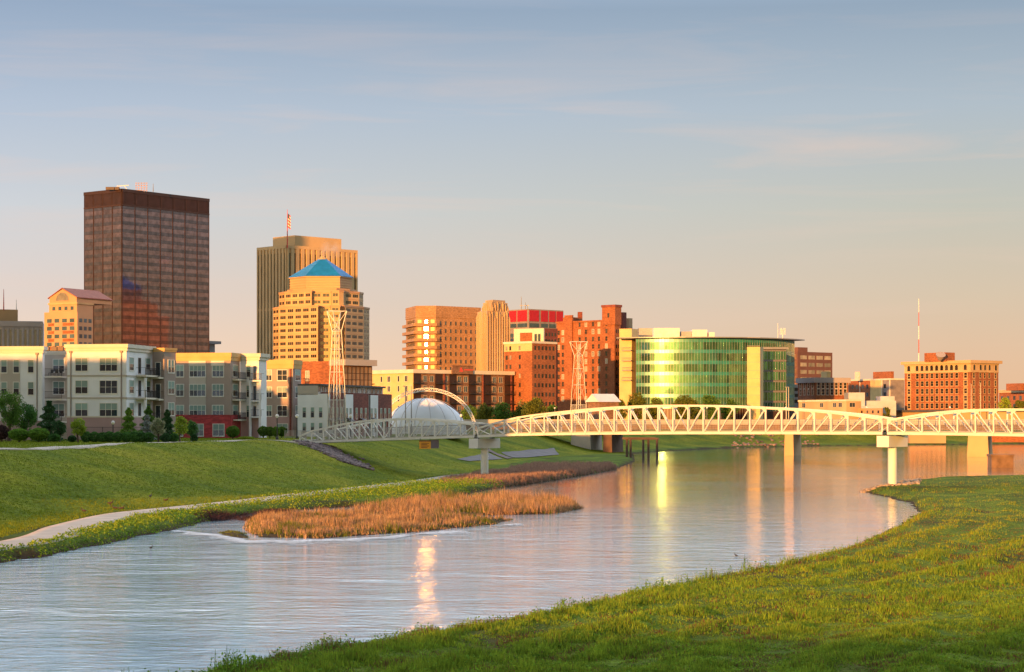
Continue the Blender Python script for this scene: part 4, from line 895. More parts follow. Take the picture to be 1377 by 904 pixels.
# cream wing at its left
wp = corner_box(849.5, D0+9, 62, 832.8, 858); w = MB(); w.prism(wp, GZ, zat(442, D0+9)); b.part(w, 'cream_wing', M['creamyel'])
fw_ = Face(wp[0], wp[1])
for y in (471, 485, 498, 511.5):
    w = MB(); a = fw_.s_of(838); w.fbox(fw_, a, fw_.L+.3, zat(y, D0), zat(y-.9, D0)+.1, .003, 1.3); w.fbox(fw_, a, fw_.L+.3, zat(y-5, D0), zat(y-4.6, D0), 1.2, 1.3)
    for k in range(5): x = a+(fw_.L-a)*k/4; w.fbox(fw_, x-.04, x+.04, zat(y-1, D0), zat(y-5, D0), 1.22, 1.28)
    b.part(w, 'balcony', M['redpaint'] if False else M['greymetal'])
b.finish()
b = Bld('stair_tower', 'cream stone slab tower at the right end of the curved glass building', 'stair tower', (K(1015)*738, 738, GZ))
sp = corner_box(1022, 731, 70, 1004.5, 1026.5); w = MB(); w.prism(sp, GZ, zat(466.5, 731)); b.part(w, 'wall', M['creamyel']); fs_ = Face(sp[0], sp[1]); w = MB()
for q in range(12): w.fbox(fs_, 0, fs_.L, GZ+q*3, GZ+q*3+.09, .003, .03)
b.part(w, 'panel_joints', M['greystone']); b.finish()
b = block('glass_office', 'square gridded glass office wing right of the cream slab tower', 'office building', 1024.5, 748, 8, 1008, 1057.3, 468, 'darkframe', parapet=.3)
R_ = b.Rf; fh = (b.z1-.8-zat(540, 748))/5; wv = winmesh((R_.L-.2)/9*.84/WK, fh*.80/WK, 1, 1, .05, 'greymetal', 'greenglass'); b.grid(R_, 9, 6, b.z1-.8-fh*6+.3, b.z1-.8+.3, wv, .1)
mb = MB(); mb.fbox(R_, -.3, R_.L+.6, b.z1-.5, b.z1+.3, .06, .9); b.part(mb, 'roof_edge', M['greymetal'])
mb = MB()
for j in range(6): mb.fbox(R_, 0, R_.L, b.z1-.8-fh*j-.22, b.z1-.8-fh*j-.0, .003, .16)
b.part(mb, 'floor_bands', M['greymetal']); b.finish()
# brown office behind
b = block('office_building', 'dark brown office block with ribbon windows behind the glass wing', 'office building', 1072.5, 1000, 40, 1050, 1119.3, 473, 'brownoffice'); L_, R_ = b.Lf, b.Rf
for j in range(5):
    z = zat(483+j*9.8, 1000)
    for k in range(4): a = R_.L*(.08+.23*k); b.win(R_, a+R_.L*.09, z, flatwin(R_.L*.18/WK, 1.3, 'wsky'))
    b.win(L_, L_.L/2, z, flatwin(L_.L*.86/WK, 1.7, 'amberglass'))
rbox(b, 1052, 1073, 1086, 467, 476, 'brownoffice', 'roof_storey', back=4, th=40); b.finish()
# small brick block with white cornice
b = block('brick_building', 'small red brick block with a pale cornice and a cream roof hut', 'brick building', 1096.3, 820, 20, 1073, 1140.8, 508, 'hotelbrick', cm='greystone', ch=1.4, co=.5); L_, R_ = b.Lf, b.Rf
b.grid(L_, 4, 2, zat(531,820), zat(513.5,820), winmesh(.85, 1.6, 1, 2, .1, 'trim', 'wfar'), .5); b.grid(R_, 7, 2, zat(531,820), zat(513.5,820), winmesh(.85, 1.6, 1, 2, .1, 'trim', 'wfar'), .5)
rbox(b, 1104, 1112, 1117, 499.5, 509, 'creamyel', 'roof_hut', back=3, th=20); b.finish()
b = block('white_building', 'low cream building with square windows in front of the small brick block', 'low building', 1138, 700, 28, 1074, 1158, 537.5, 'deco', cm='trim', ch=.4, co=.15); L_, R_ = b.Lf, b.Rf
for px in (1081, 1105, 1122.5, 1130): b.win(L_, L_.s_of(px), zat(547.5, 703), winmesh(1.3, 1.0, 2, 1, .08, 'taupelt', 'wdark'))
b.win(R_, R_.s_of(1146), zat(547.5, 703), winmesh(1.6, 1.0, 2, 1, .08, 'taupelt', 'wdark')); b.finish()
b = block('office_building', 'flat roofed office with white framed bays and a blank cream panel', 'office building', 1198, 950, 25, 1140, 1216, 509, 'greyframe', cm='trim', ch=.5, co=.2); L_, R_ = b.Lf, b.Rf
mb = MB(); mb.fbox(L_, L_.s_of(1171), L_.s_of(1186), GZ, b.z1-.6, .003, .3); b.part(mb, 'cream_panel', M['creamyel'])
mb = MB()
for px in (1141, 1157, 1186.5, 1197): a = L_.s_of(px); mb.fbox(L_, a-.3, a+.15, GZ, b.z1-.5, .003, .4)
b.part(mb, 'white_fin', M['trim'])
mb = MB(); mb.fbox(L_, L_.s_of(1142.5), L_.s_of(1170), GZ, b.z1-.7, .003, .1); b.part(mb, 'brick_facing', M['hotelbrick'])
for px in (1147, 1152.5, 1160.5, 1166.5, 1190):
    for j in range(3): b.win(Face(L_.pt(0,.1), L_.pt(L_.L,.1)), L_.s_of(px), zat(522+j*11, 953), flatwin(1.2, 1.3, 'wdark'))
rbox(b, 1174, 1198, 1202, 499.5, 512, 'hotelbrick', 'roof_storey', back=8, th=25); rbox(b, 1149.5, 1155, 1156.5, 500, 512, 'trim', 'roof_hut', back=14, th=25); b.finish()
b = Bld('plant_building', 'jumble of pale blue white plant rooms stepped in front of the flat roofed office', 'plant building', (K(1170)*760, 760, GZ))
for p0, p1, y, dd_ in ((1141, 1163, 528, 0), (1163, 1205, 539, 2), (1157, 1187, 546, -6), (1184, 1203, 533, 8), (1152, 1180, 552, -12)):
    q = MB(); Dq = 760+dd_*1.46; q.prism([(K(p0)*Dq, Dq), (K(p1)*Dq, Dq), (K(p1)*Dq, Dq+10), (K(p0)*Dq, Dq+10)], GZ, zat(y, Dq)); b.part(q, 'plant_room', mat('pale_blue_cladding', (.42,.45,.50), .7, var=.15, scale=.4))
b.finish()
b = block('low_building', 'pink brick single storey building just behind the footbridge railing', 'low building', 1185, 690, 25, 1148, 1187, 549, 'pinkstone'); b.grid(b.Lf, 5, 1, zat(556,690), zat(550,690), flatwin(.7,.7)); b.finish()
# classical brick block on the right
b = block('classical_building', 'big red brick block with arched top windows and stone cornice at right', 'brick building', 1305, 760, 39, 1216.5, 1342.5, 484.5, 'hotelbrick', cm='sandstone', ch=.75, co=.75); L_, R_ = b.Lf, b.Rf; D = 760
def archwin(w, h):
    w *= WK; h *= WK
    key = ('arch', w, h)
    if key in WM: return WM[key]
    f = MB(); pts = [(-w/2,0),(w/2,0)]+[(w/2*math.cos(t), h-w/2+w/2*math.sin(t)) for t in np.linspace(0, math.pi, 9)]
    n = len(pts); f.cur = 0; f.add([(x*1.35,-.08,z*1.08-.12) for x, z in pts]+[(x*1.35,.03,z*1.08-.12) for x, z in pts], [tuple(range(n))]+[(i,i+n,(i+1)%n+n,(i+1)%n) for i in range(n)])
    p = MB(); p.add([(x,-.10,z) for x, z in pts], [tuple(range(n))]); WM[key] = (f.mesh('window', M['sandstone']), p.mesh('pane', M['wfar'])); return WM[key]
ys_ = [497.5, 508, 518.5, 529, 539, 549]
mb = MB(); 
for fc in (L_, R_): mb.fbox(fc, 0, fc.L, zat(499.5,D), b.z1-.76, .003, .15); mb.fbox(fc, 0, fc.L, b.z1-1.6, b.z1-.9, .15, .35); mb.fbox(fc, 0, fc.L, zat(500.5,D), zat(499.4,D), .003, .35)
b.part(mb, 'stone_storey', M['sandstone'])
L2, R2 = Face(L_.pt(0,.14), L_.pt(L_.L,.14)), Face(R_.pt(0,.14), R_.pt(R_.L,.14))
cL = [1222.5,1233.7,1240.3,1246.8,1253.3,1260,1266.8,1273.3,1280,1286.6,1298.5]; cR = [1309.5,1318,1324,1330,1338.5]
for j, y in enumerate(ys_):
    for q, px in enumerate(cL):
        edge = q in (0, len(cL)-1); b.win(L2 if j == 0 else L_, L_.s_of(px), zat(y, D), archwin(.95, 1.45) if j == 0 else winmesh(.9, 1.3, 1, 2, .22 if edge else .08, 'sandstone', 'wfar', sill=.1))
    for q, px in enumerate(cR):
        edge = q in (0, 4); b.win(R2 if j == 0 else R_, R_.s_of(px), zat(y, D), archwin(.75, 1.4) if j == 0 else winmesh(.7, 1.3, 1, 2, .18 if edge else .08, 'sandstone', 'wfar', sill=.1))
_, q = rbox(b, 1243, 1272, 1284, 474, 486, 'hotelbrick', 'roof_storey', back=7, th=39)
w = MB(); w.tube((K(1264)*765, 765, zat(484,765)), (K(1264)*765, 763.5, zat(477,765)), .7, 1.9, 10); b.part(w, 'satellite_dish', M['greystone']); b.finish()
b = block('low_building', 'low orange brick building cut by the right edge of the view', 'low building', 1420, 1000, 20, 1343.5, 1440, 523, 'hotelbrick', cm='sandstone', ch=1, co=.4); L_ = b.Lf
b.grid(L_, 9, 2, zat(548,1000), zat(526,1000), flatwin(1.4, 1.4, 'wblue')); rbox(b, 1353, 1372, 1390, 515.5, 525, 'hotelbrick', 'roof_storey', back=8, th=20); b.finish()
b = block('low_building', 'long low brick range with a dark roof showing over the right of the footbridge', 'low building', 1290, 730, 15, 1199, 1400, 551, 'sandstone', cm='roofdark', ch=.5, co=.6); b.grid(b.Lf, 14, 1, GZ+.6, b.z1, flatwin(1.2, 1.3)); b.finish()
b = block('low_building', 'small gabled brick shop with a pale roof below the lattice mast', 'low building', 806, 545, 30, 790, 832, 541, 'brownbrick', roofm='whitepaint'); b.grid(b.Lf, 3, 1, GZ+1, GZ+3, flatwin(1,1.2))
p = b.poly; zr = b.z1+.1; w = MB(); a, c, d_, e = grow(p, .5); m1 = ((a[0]+c[0])/2, (a[1]+c[1])/2); m2 = ((d_[0]+e[0])/2, (d_[1]+e[1])/2); w.add([(*a,zr),(*c,zr),(*d_,zr),(*e,zr),(*m1,zr+2.2),(*m2,zr+2.2)], [(0,1,4),(1,2,5,4),(2,3,5),(3,0,4,5),(3,2,1,0)]); b.part(w, 'gabled_roof', M['whitepaint']); b.finish()
b = block('parking_garage', 'open deck parking garage behind the glass wing', 'parking garage', 1060, 880, 20, 1052, 1075, 517, 'greystone')
mb = MB()
for j in range(3): mb.fbox(b.Rf, .4, b.Rf.L-.4, zat(526+j*8, 880), zat(521.5+j*8, 880), .003, .12)
b.part(mb, 'deck_opening', M['darkframe']); b.finish()
WK = 1.0
# unseen block added out of frame on the left to shade the ribbed tower
b = Bld('added_shade_tower', 'tan unseen tower added out of frame to the left to shade the ribbed tower', 'skyscraper', (-308, 988, GZ)); w = MB(); cc = (-308, 988); ux, uy = math.cos(SUN_AZ), -math.sin(SUN_AZ); hw = 33
pl = [(cc[0]-ux*hw, cc[1]-uy*hw), (cc[0]+ux*hw, cc[1]+uy*hw), (cc[0]+ux*hw-uy*-30, cc[1]+uy*hw+ux*30), (cc[0]-ux*hw+uy*30, cc[1]-uy*hw+ux*30)]
pl[2] = (pl[1][0]+math.sin(SUN_AZ)*30, pl[1][1]+math.cos(SUN_AZ)*30); pl[3] = (pl[0][0]+math.sin(SUN_AZ)*30, pl[0][1]+math.cos(SUN_AZ)*30)
w.prism(pl, GZ, 160); b.part(w, 'wall', M['ribtan']); b.grid(Face(pl[0], pl[1]), 8, 12, 10, 158, flatwin(5.5, 6), 2); b.finish()
# ---------------------------------------------------------------- riverside apartments
AZ = 5.3
def apwin(b, fc, x0, x1, y0, y1, cols, rows=2, gm='wdark', fm='winframe', blind=.5, fw=.1):
    a0, a1 = fc.s_of(x0), fc.s_of(x1); z0, z1 = fc.z_of((x0+x1)/2, y1), fc.z_of((x0+x1)/2, y0)
    w_, h_ = round((a1-a0)*5)/5, round((z1-z0)*5)/5; b.win(fc, (a0+a1)/2, z0, winmesh(w_, h_, cols, rows, fw, fm, gm, blind, .07, .06))
def facing(b, fc, x0, x1, y0, y1, m, out=.06, name='facing', full=False):
    a0, a1 = (0, fc.L) if full else (fc.s_of(x0), fc.s_of(x1)); xm = (x0+x1)/2
    mb = MB(); mb.fbox(fc, a0, a1, max(AZ-.5, fc.z_of(xm, y1)), fc.z_of(xm, y0), .003, out); return b.part(mb, name, M[m])
def balc(b, fc, a0, a1, z, dep=1.3, slab='trim', posts=True, h=1.05):
    mb = MB(); mb.fbox(fc, a0, a1, z-.25, z, .005, dep); o = b.part(mb, 'balcony', M[slab])
    mb = MB()
    for zz_ in (z+h, z+.12): mb.fbox(fc, a0, a1, zz_-.03, zz_+.02, dep-.08, dep-.03)
    n = max(2, int((a1-a0)/.16))
    for k in range(n+1): x = a0+(a1-a0)*k/n; mb.fbox(fc, x-.012, x+.012, z, z+h, dep-.07, dep-.045)
    for e in (a0, a1-.05): mb.fbox(fc, e, e+.05, z+h-.03, z+h+.02, 0.02, dep-.03); mb.fbox(fc, e, e+.05, z, z+h, dep-.09, dep-.03)
    mb.build('railing', M['blackmetal'], o)
def seg(b, cpx, D, th, l, r, ytop, wm, cm='trim', z0=AZ-.3, ch=.9, co=.35):
    poly = corner_box(cpx, D, th, l, r); z1 = zat(ytop, poly[1][1]); w = MB(); w.prism(poly, z0, z1-.5); b.part(w, 'wall', M[wm])
    c = MB(); ring(c, poly, .003, co, z1-ch*.5, z1+.08); ring(c, poly, .003, co*.55, z1-ch, z1-ch*.5); ring(c, poly, -.3, 0, z1-.5+.003, z1); b.part(c, 'cornice', M[cm])
    return Face(poly[0], poly[1]), Face(poly[1], poly[2]), z1, poly
def pipe(b, fc, px, z1, side=0):
    a = fc.s_of(px); mb = MB(); p = fc.pt(a, .12); mb.tube((p[0],p[1],AZ), (p[0],p[1],z1-.9), .09, None, 8); mb.fbox(fc, a-.2, a+.2, z1-1.15, z1-.85, .05, .3); b.part(mb, 'downpipe', M['taupe'])
b = Bld('apartment_building', 'cream three storey riverside apartment building with balconies, nearest at left', 'apartment building', (K(90)*290, 290, AZ))
# left wing
f1, s1_, z1, _ = seg(b, 57, 291, 84, -40, 60, 466.5, 'cream')
facing(b, f1, .5, 27, 484, 590, 'taupelt', name='taupe_panel')
for (x0, x1) in ((2,9),(18,26),(37.5,45.5),(-18,-8)):
    fc_ = Face(f1.pt(0,.05), f1.pt(f1.L,.05)) if x0 < 27 and x0 > 0 else f1
    for y0 in (485, 515, 545): apwin(b, fc_, x0, x1, y0, y0+16, 1)
facing(b, f1, 0, 0, 566, 600, 'basetaupe', .1, 'base_course', full=True); pipe(b, f1, 50, z1)
# recessed balcony bay
fB, _, zB, _ = seg(b, 92, 296, 88, 55, 94, 473, 'taupelt', ch=.4, co=.2)
for y in (505, 536, 566.5):
    z = zat(y, 290); balc(b, fB, fB.s_of(57.5), fB.s_of(90), z, 4.6 if False else 3.0)
for y0 in (484, 514, 544): apwin(b, fB, 71.5, 86.5, y0, y0+16, 2)
for px in (62, 72.5, 81):
    Dq = 297; q = MB(); q.box((K(px)*Dq-.4, Dq, zB-.5), (K(px)*Dq+.4, Dq+.8, zB+.75)); q.lathe((K(px)*Dq, Dq+.4, zB+.75), [(.3,0),(.3,.08),(.05,.08)], 10); b.part(q, 'air_conditioner', M['darkframe'])
# middle wing
f2, s2_, z2, _ = seg(b, 170, 288, 80, 90.5, 206, 463.5, 'cream')
for y0, h in ((482.3,16.5),(512.5,16.5),(543,16.5)):
    g_ = dict(gm='wdark')
    apwin(b, f2, 101.5, 118, y0, y0+h, 2); apwin(b, f2, 134, 158, y0, y0+h, 3, blind=None if y0 == 512.5 else .5)
for y in (505.5, 535.5):
    for fc, xs in ((f2, (92, 169)), (s2_, (172, 205))): mb = MB(); mb.fbox(fc, 0, fc.L, fc.z_of(xs[0], y)-.12, fc.z_of(xs[0], y)+.12, .003, .1); b.part(mb, 'string_course', M['taupelt'])
for fc, xm in ((f2, 130), (s2_, 185)): mb = MB(); mb.fbox(fc, 0, fc.L, AZ-.3, fc.z_of(xm, 561.5), .003, .12); b.part(mb, 'base_course', M['basetaupe']); mb = MB(); mb.fbox(fc, -.05, fc.L+.05, fc.z_of(xm, 561.5)+.003, fc.z_of(xm, 559.5), .003, .16); b.part(mb, 'string_course', M['trim'])
apwin(b, f2, 132, 160, 572, 582, 3, 1, fm='winframe'); apwin(b, f2, 99, 118, 572, 582, 2, 1)
pipe(b, f2, 95.5, z2); pipe(b, f2, 163.5, z2)
for y0 in (482, 512.5, 543): apwin(b, s2_, 174, 179.5, y0, y0+16, 1, gm='wdark'); apwin(b, s2_, 196, 201.5, y0+1, y0+15, 1); apwin(b, s2_, 186, 189, y0, y0+20, 1, 1, 'wdark', 'taupe', None, .05)
for j, y in enumerate((504.7, 535)):
    balc(b, s2_, s2_.s_of(183), s2_.s_of(206)-.02, s2_.z_of(190, y), 1.5, 'trim')
for px in (184, 204):
    mb = MB(); a = s2_.s_of(px); mb.fbox(s2_, a-.14, a+.14, AZ-.2, s2_.z_of(px, 508.5), 1.15, 1.45); b.part(mb, 'balcony_post', M['cream'])
# taupe end tower
f3, s3_, z3, _ = seg(b, 221, 297, 62, 205, 236.5, 468.5, 'taupe', 'yelltrim', ch=.5, co=.15)
for y0 in (485.5, 514, 543): apwin(b, s3_, 226, 234, y0, y0+15.5, 2, 2, gm='wdark', blind=.6)
for y in (507.5, 536.5, 565): balc(b, f3, .1, f3.L-.1, f3.z_of(214, y), 1.2, 'trim'); 
for y0 in (487, 516, 545): apwin(b, f3, 210, 215.5, y0, y0+19, 1, 1, blind=None)
b.finish(cap=99)
# chairs on two of its balconies: small pieces of their own
def chair(x, y, z, rz, lab):
    t = empty('balcony_chair', (x, y, z), rz); tag(t, lab, 'chair', 'chairs on the apartment balconies')
    m_ = MB(); m_.box((-.25,-.25,.42), (.25,.25,.47)); m_.build('seat', M['blackmetal'], t, local=True)
    m_ = MB(); m_.box((-.25,.2,.47), (.25,.25,.95)); m_.build('backrest', M['blackmetal'], t, local=True)
    for sx in (-.22,.22):
        for sy in (-.22,.22): m_ = MB(); m_.box((sx-.02,sy-.02,0), (sx+.02,sy+.02,.42)); m_.build('leg', M['blackmetal'], t, local=True)
for q, (px, l_) in enumerate(((68.5,'leftmost'),(76,'middle'),(83,'rightmost'))): chair(K(px)*293.8, 293.8, zat(505,290)+.003, .6*q-.5, 'dark chair on the top balcony of the recessed bay, %s of three' % l_)
# second building: taupe with red brick base and white bay
b = Bld('apartment_building', 'taupe apartment building with a red brick ground floor and a white bay', 'apartment building', (K(270)*320, 320, AZ))
f4, s4_, z4, _ = seg(b, 310, 318, 78, 236.8, 322.5, 475, 'taupe', 'yelltrim', ch=1.2, co=.2)
facing(b, f4, 254.5, 277, 491, 558, 'taupelt', name='cream_panel'); f4b = Face(f4.pt(0,.05), f4.pt(f4.L,.05))
for y0, h in ((490.5,16),(518,14.5),(545,14)): apwin(b, f4, 237.5, 246.5, y0, y0+h, 2); apwin(b, f4b, 255, 276.5, y0, y0+h, 4); apwin(b, f4, 286, 300.3, y0, y0+h, 3); apwin(b, s4_, 313, 319.5, y0, y0+h, 1, 2, blind=.5)
for fc, xm in ((f4, 270), (s4_, 316)): mb = MB(); mb.fbox(fc, 0, fc.L+.01, AZ-.3, fc.z_of(xm, 559), .003, .14); b.part(mb, 'brick_base', M['redbrick']); mb = MB(); mb.fbox(fc, 0, fc.L, fc.z_of(xm, 559)+.003, fc.z_of(xm, 558), .003, .18); b.part(mb, 'string_course', M['redbrick'])
f4c = Face(f4.pt(0,.13), f4.pt(f4.L,.13))
for x0, x1 in ((239,246),(262,273.5),(287,301)): apwin(b, f4c, x0, x1, 572 if x0 < 250 else 571.5, 586, 2 if x0 > 250 else 1)
for x0, x1 in ((254, 277), (284, 302)): mb = MB(); mb.fbox(f4, f4.s_of(x0), f4.s_of(x1), z4-2.0, z4-1.2, .003, .12); b.part(mb, 'parapet_panel', M['trim'])
f5, s5_, z5, _ = seg(b, 348, 322, 76, 323, 358.5, 476, 'cream', 'trim', ch=1.0, co=.45)
facing(b, f5, 0, 0, 561, 600, 'basetaupe', .1, 'base_course', full=True)
for y0 in (492, 519, 546): apwin(b, f5, 331.5, 337, y0, y0+15, 1, 2, blind=.4); apwin(b, f5, 347, 352.5, y0, y0+15, 1) if False else None; apwin(b, f5, 341, 344.5, y0, y0+19, 1, 1, 'wdark', 'taupe', None, .05)
for y in (511.5, 538.5, 560): balc(b, f5, f5.s_of(339), f5.L+.9, f5.z_of(345, y), 1.3, 'cream')
for px in (340, 354): mb = MB(); a = min(f5.s_of(px), f5.L+.7); mb.fbox(f5, a-.16, a+.16, AZ-.2, f5.z_of(345, 514), 1.0, 1.32); b.part(mb, 'balcony_post', M['cream'])
for y in (510, 537, 564): balc(b, s4_, s4_.L*.2, s4_.L*1.0+.6, s4_.z_of(320, y), 1.0, 'trim')
b.finish()
b = Bld('apartment_building', 'smaller taupe apartment building farthest right in the riverside row', 'apartment building', (K(380)*356, 356, AZ))
f6, s6_, z6, _ = seg(b, 394, 356, 74, 357.5, 405, 484.5, 'taupe', 'yelltrim', ch=1.5, co=.2)
for y0, h in ((498.5,13),(521.5,13),(546.5,13)): apwin(b, f6, 358.5, 365, y0, y0+h, 2, gm='wdark'); apwin(b, f6, 373, 386.3, y0, y0+h, 2, blind=None if y0 != 521.5 else .5); apwin(b, s6_, 397, 403, y0, y0+h, 1)
facing(b, f6, 0, 0, 561, 600, 'basetaupe', .1, 'base_course', full=True); apwin(b, Face(f6.pt(0,.1), f6.pt(f6.L,.1)), 373, 386.5, 570, 581, 2)
mb = MB(); a = f6.s_of(391); mb.fbox(f6, a-.15, a+.15, AZ, z6-1.5, .003, .25); b.part(mb, 'downpipe', M['townbrick'])
for y in (517, 541, 565): balc(b, s6_, s6_.L*.75, s6_.L+1.0, s6_.z_of(404, y), 1.2, 'trim')
b.finish()
# townhouse row stepping away to the right
TF = Face((K(440.5)*345, 345), (K(527)*374, 374)); nrm_in = (-TF.n[0], -TF.n[1])
units = [(440.5,444,'cream','cream','leftmost cream townhouse, beside the taupe apartments'),(444,462.5,'townbrick','brick','brick townhouse standing behind the lattice mast'),(462.5,475,'cream','cream','narrow cream townhouse right of the lattice mast'),(475,496,'townbrick','brick','brick townhouse in the middle of the row'),(496,508.5,'cream','cream','narrow cream townhouse next to the end of the row'),(508.5,527,'townbrick','brick','brick townhouse at the right end of the row')]
for x0, x1, m_, _, lb in units:
    a0, a1 = TF.s_of(x0), TF.s_of(x1); P_, Q_ = TF.pt(a0), TF.pt(a1-.02); dp = 5.6
    poly = [P_, Q_, (Q_[0]+nrm_in[0]*dp, Q_[1]+nrm_in[1]*dp), (P_[0]+nrm_in[0]*dp, P_[1]+nrm_in[1]*dp)]
    b = Bld('townhouse', lb, 'townhouse', (P_[0], P_[1], AZ), 'row of townhouses above the levee'); zp = zat(529.5, 345); fc = Face(P_, Q_)
    w = MB(); w.prism(poly, AZ-.3, zp+(.25 if m_ == 'townbrick' else 0)); b.part(w, 'wall', M[m_])
    up = [fc.pt(.0, -1.8), fc.pt(fc.L, -1.8), poly[2], poly[3]]; w = MB(); w.prism(up, zp-.2, zat(518.5, 345)-.003); b.part(w, 'upper_storey', M['taupelt']); w = MB(); w.prism(grow(up, .35) if False else [fc.pt(-.0,-1.2), fc.pt(fc.L,-1.2), poly[2], poly[3]], zat(518.5,345), zat(518.5,345)+.3, bottom=True); b.part(w, 'roof', M['roofdark'])
    k = 3 if fc.L > 5 else (2 if fc.L > 2.5 else 1)
    fu = Face(up[0], up[1]); b.grid(fu, k, 1, zp+.4, zp+1.5, winmesh(.8, .8, 1, 1, .06, 'taupe', 'wdark'), .4)
    for z in (AZ+3.1, AZ+.7): b.grid(fc, k, 1, z, z+2, winmesh(.75, 1.9, 1, 2, .07, 'winframe', 'wdark', .45), .4)
    mb = MB(); a = fc.L*.5; mb.fbox(fc, a-.8, a+.8, AZ+2.7, AZ+2.8, .003, 1.0); mb.add([(*fc.pt(a-.8,.0),AZ+3.3),(*fc.pt(a+.8,.0),AZ+3.3),(*fc.pt(a+.8,1.0),AZ+2.8),(*fc.pt(a-.8,1.0),AZ+2.8)], [(0,1,2,3)]); b.part(mb, 'awning', M['blackmetal'])
    if m_ == 'cream':
        mb = MB(); mb.fbox(fc, fc.L*.05, fc.L*.09, AZ, zp, .003, .15); b.part(mb, 'downpipe', M['blackmetal'])
    if x0 == 440.5:
        ff = Face((poly[3][0], poly[3][1]), (P_[0], P_[1])); b.grid(ff, 3, 2, AZ+.7, AZ+6, winmesh(.6, 1.7, 1, 2, .07, 'winframe', 'wdark', .4), .5)
    b.finish()
# ---------------------------------------------------------------- footbridge
BL = Face((K(400)*292, 292), (K(1190)*235, 235)); BU, BN = BL.u, BL.n
TOPT = [(400,590),(404,585),(417,579),(432,576),(461.5,569),(492,564.6),(523,562.5),(553,562.5),(585,564.6),(617,567.6),(640,570.5)]
TOPM = [(640.01,576),(660,569.5),(680,564),(700,559.5),(727,556),(764,552),(801,548.3),(838,546),(873,544.6),(900,544.2),(942,544.3),(979,545.2),(1020,547.3),(1050,548.5),(1100,552),(1140,556),(1170,560),(1189.9,563)]
TOPR = [(1190.01,564.5),(1217,560),(1240,556),(1264,553.3),(1287,551),(1331,549.5),(1377,549.2),(1440,550.5),(1500,555),(1560,563)]
BOT = [(400,597.3),(440,595),(540,591.5),(640,588.5),(700,586),(800,584.6),(900,584),(1050,584),(1180,584.5),(1250,585),(1377,587),(1560,590)]
def bz(px, tab): D = BL.pt(BL.s_of(px))[1]; return zat(float(np.interp(px, [t[0] for t in tab], [t[1] for t in tab])), D)
def bpx(s): p = BL.pt(s); return CX+F*p[0]/p[1]
WDT = 3.8
fb = empty('footbridge', (*BL.pt(0), 4.6)); tag(fb, 'long cream steel truss footbridge with arched top chords crossing the river', 'bridge')
spans = [(BL.s_of(401), BL.s_of(640), 14, TOPT), (BL.s_of(640), BL.s_of(1190), 27, TOPM), (BL.s_of(1190), BL.s_of(1190)+60, 27, TOPR)]
def q3(s, z, o): p = BL.pt(s, o); return (p[0], p[1], z)
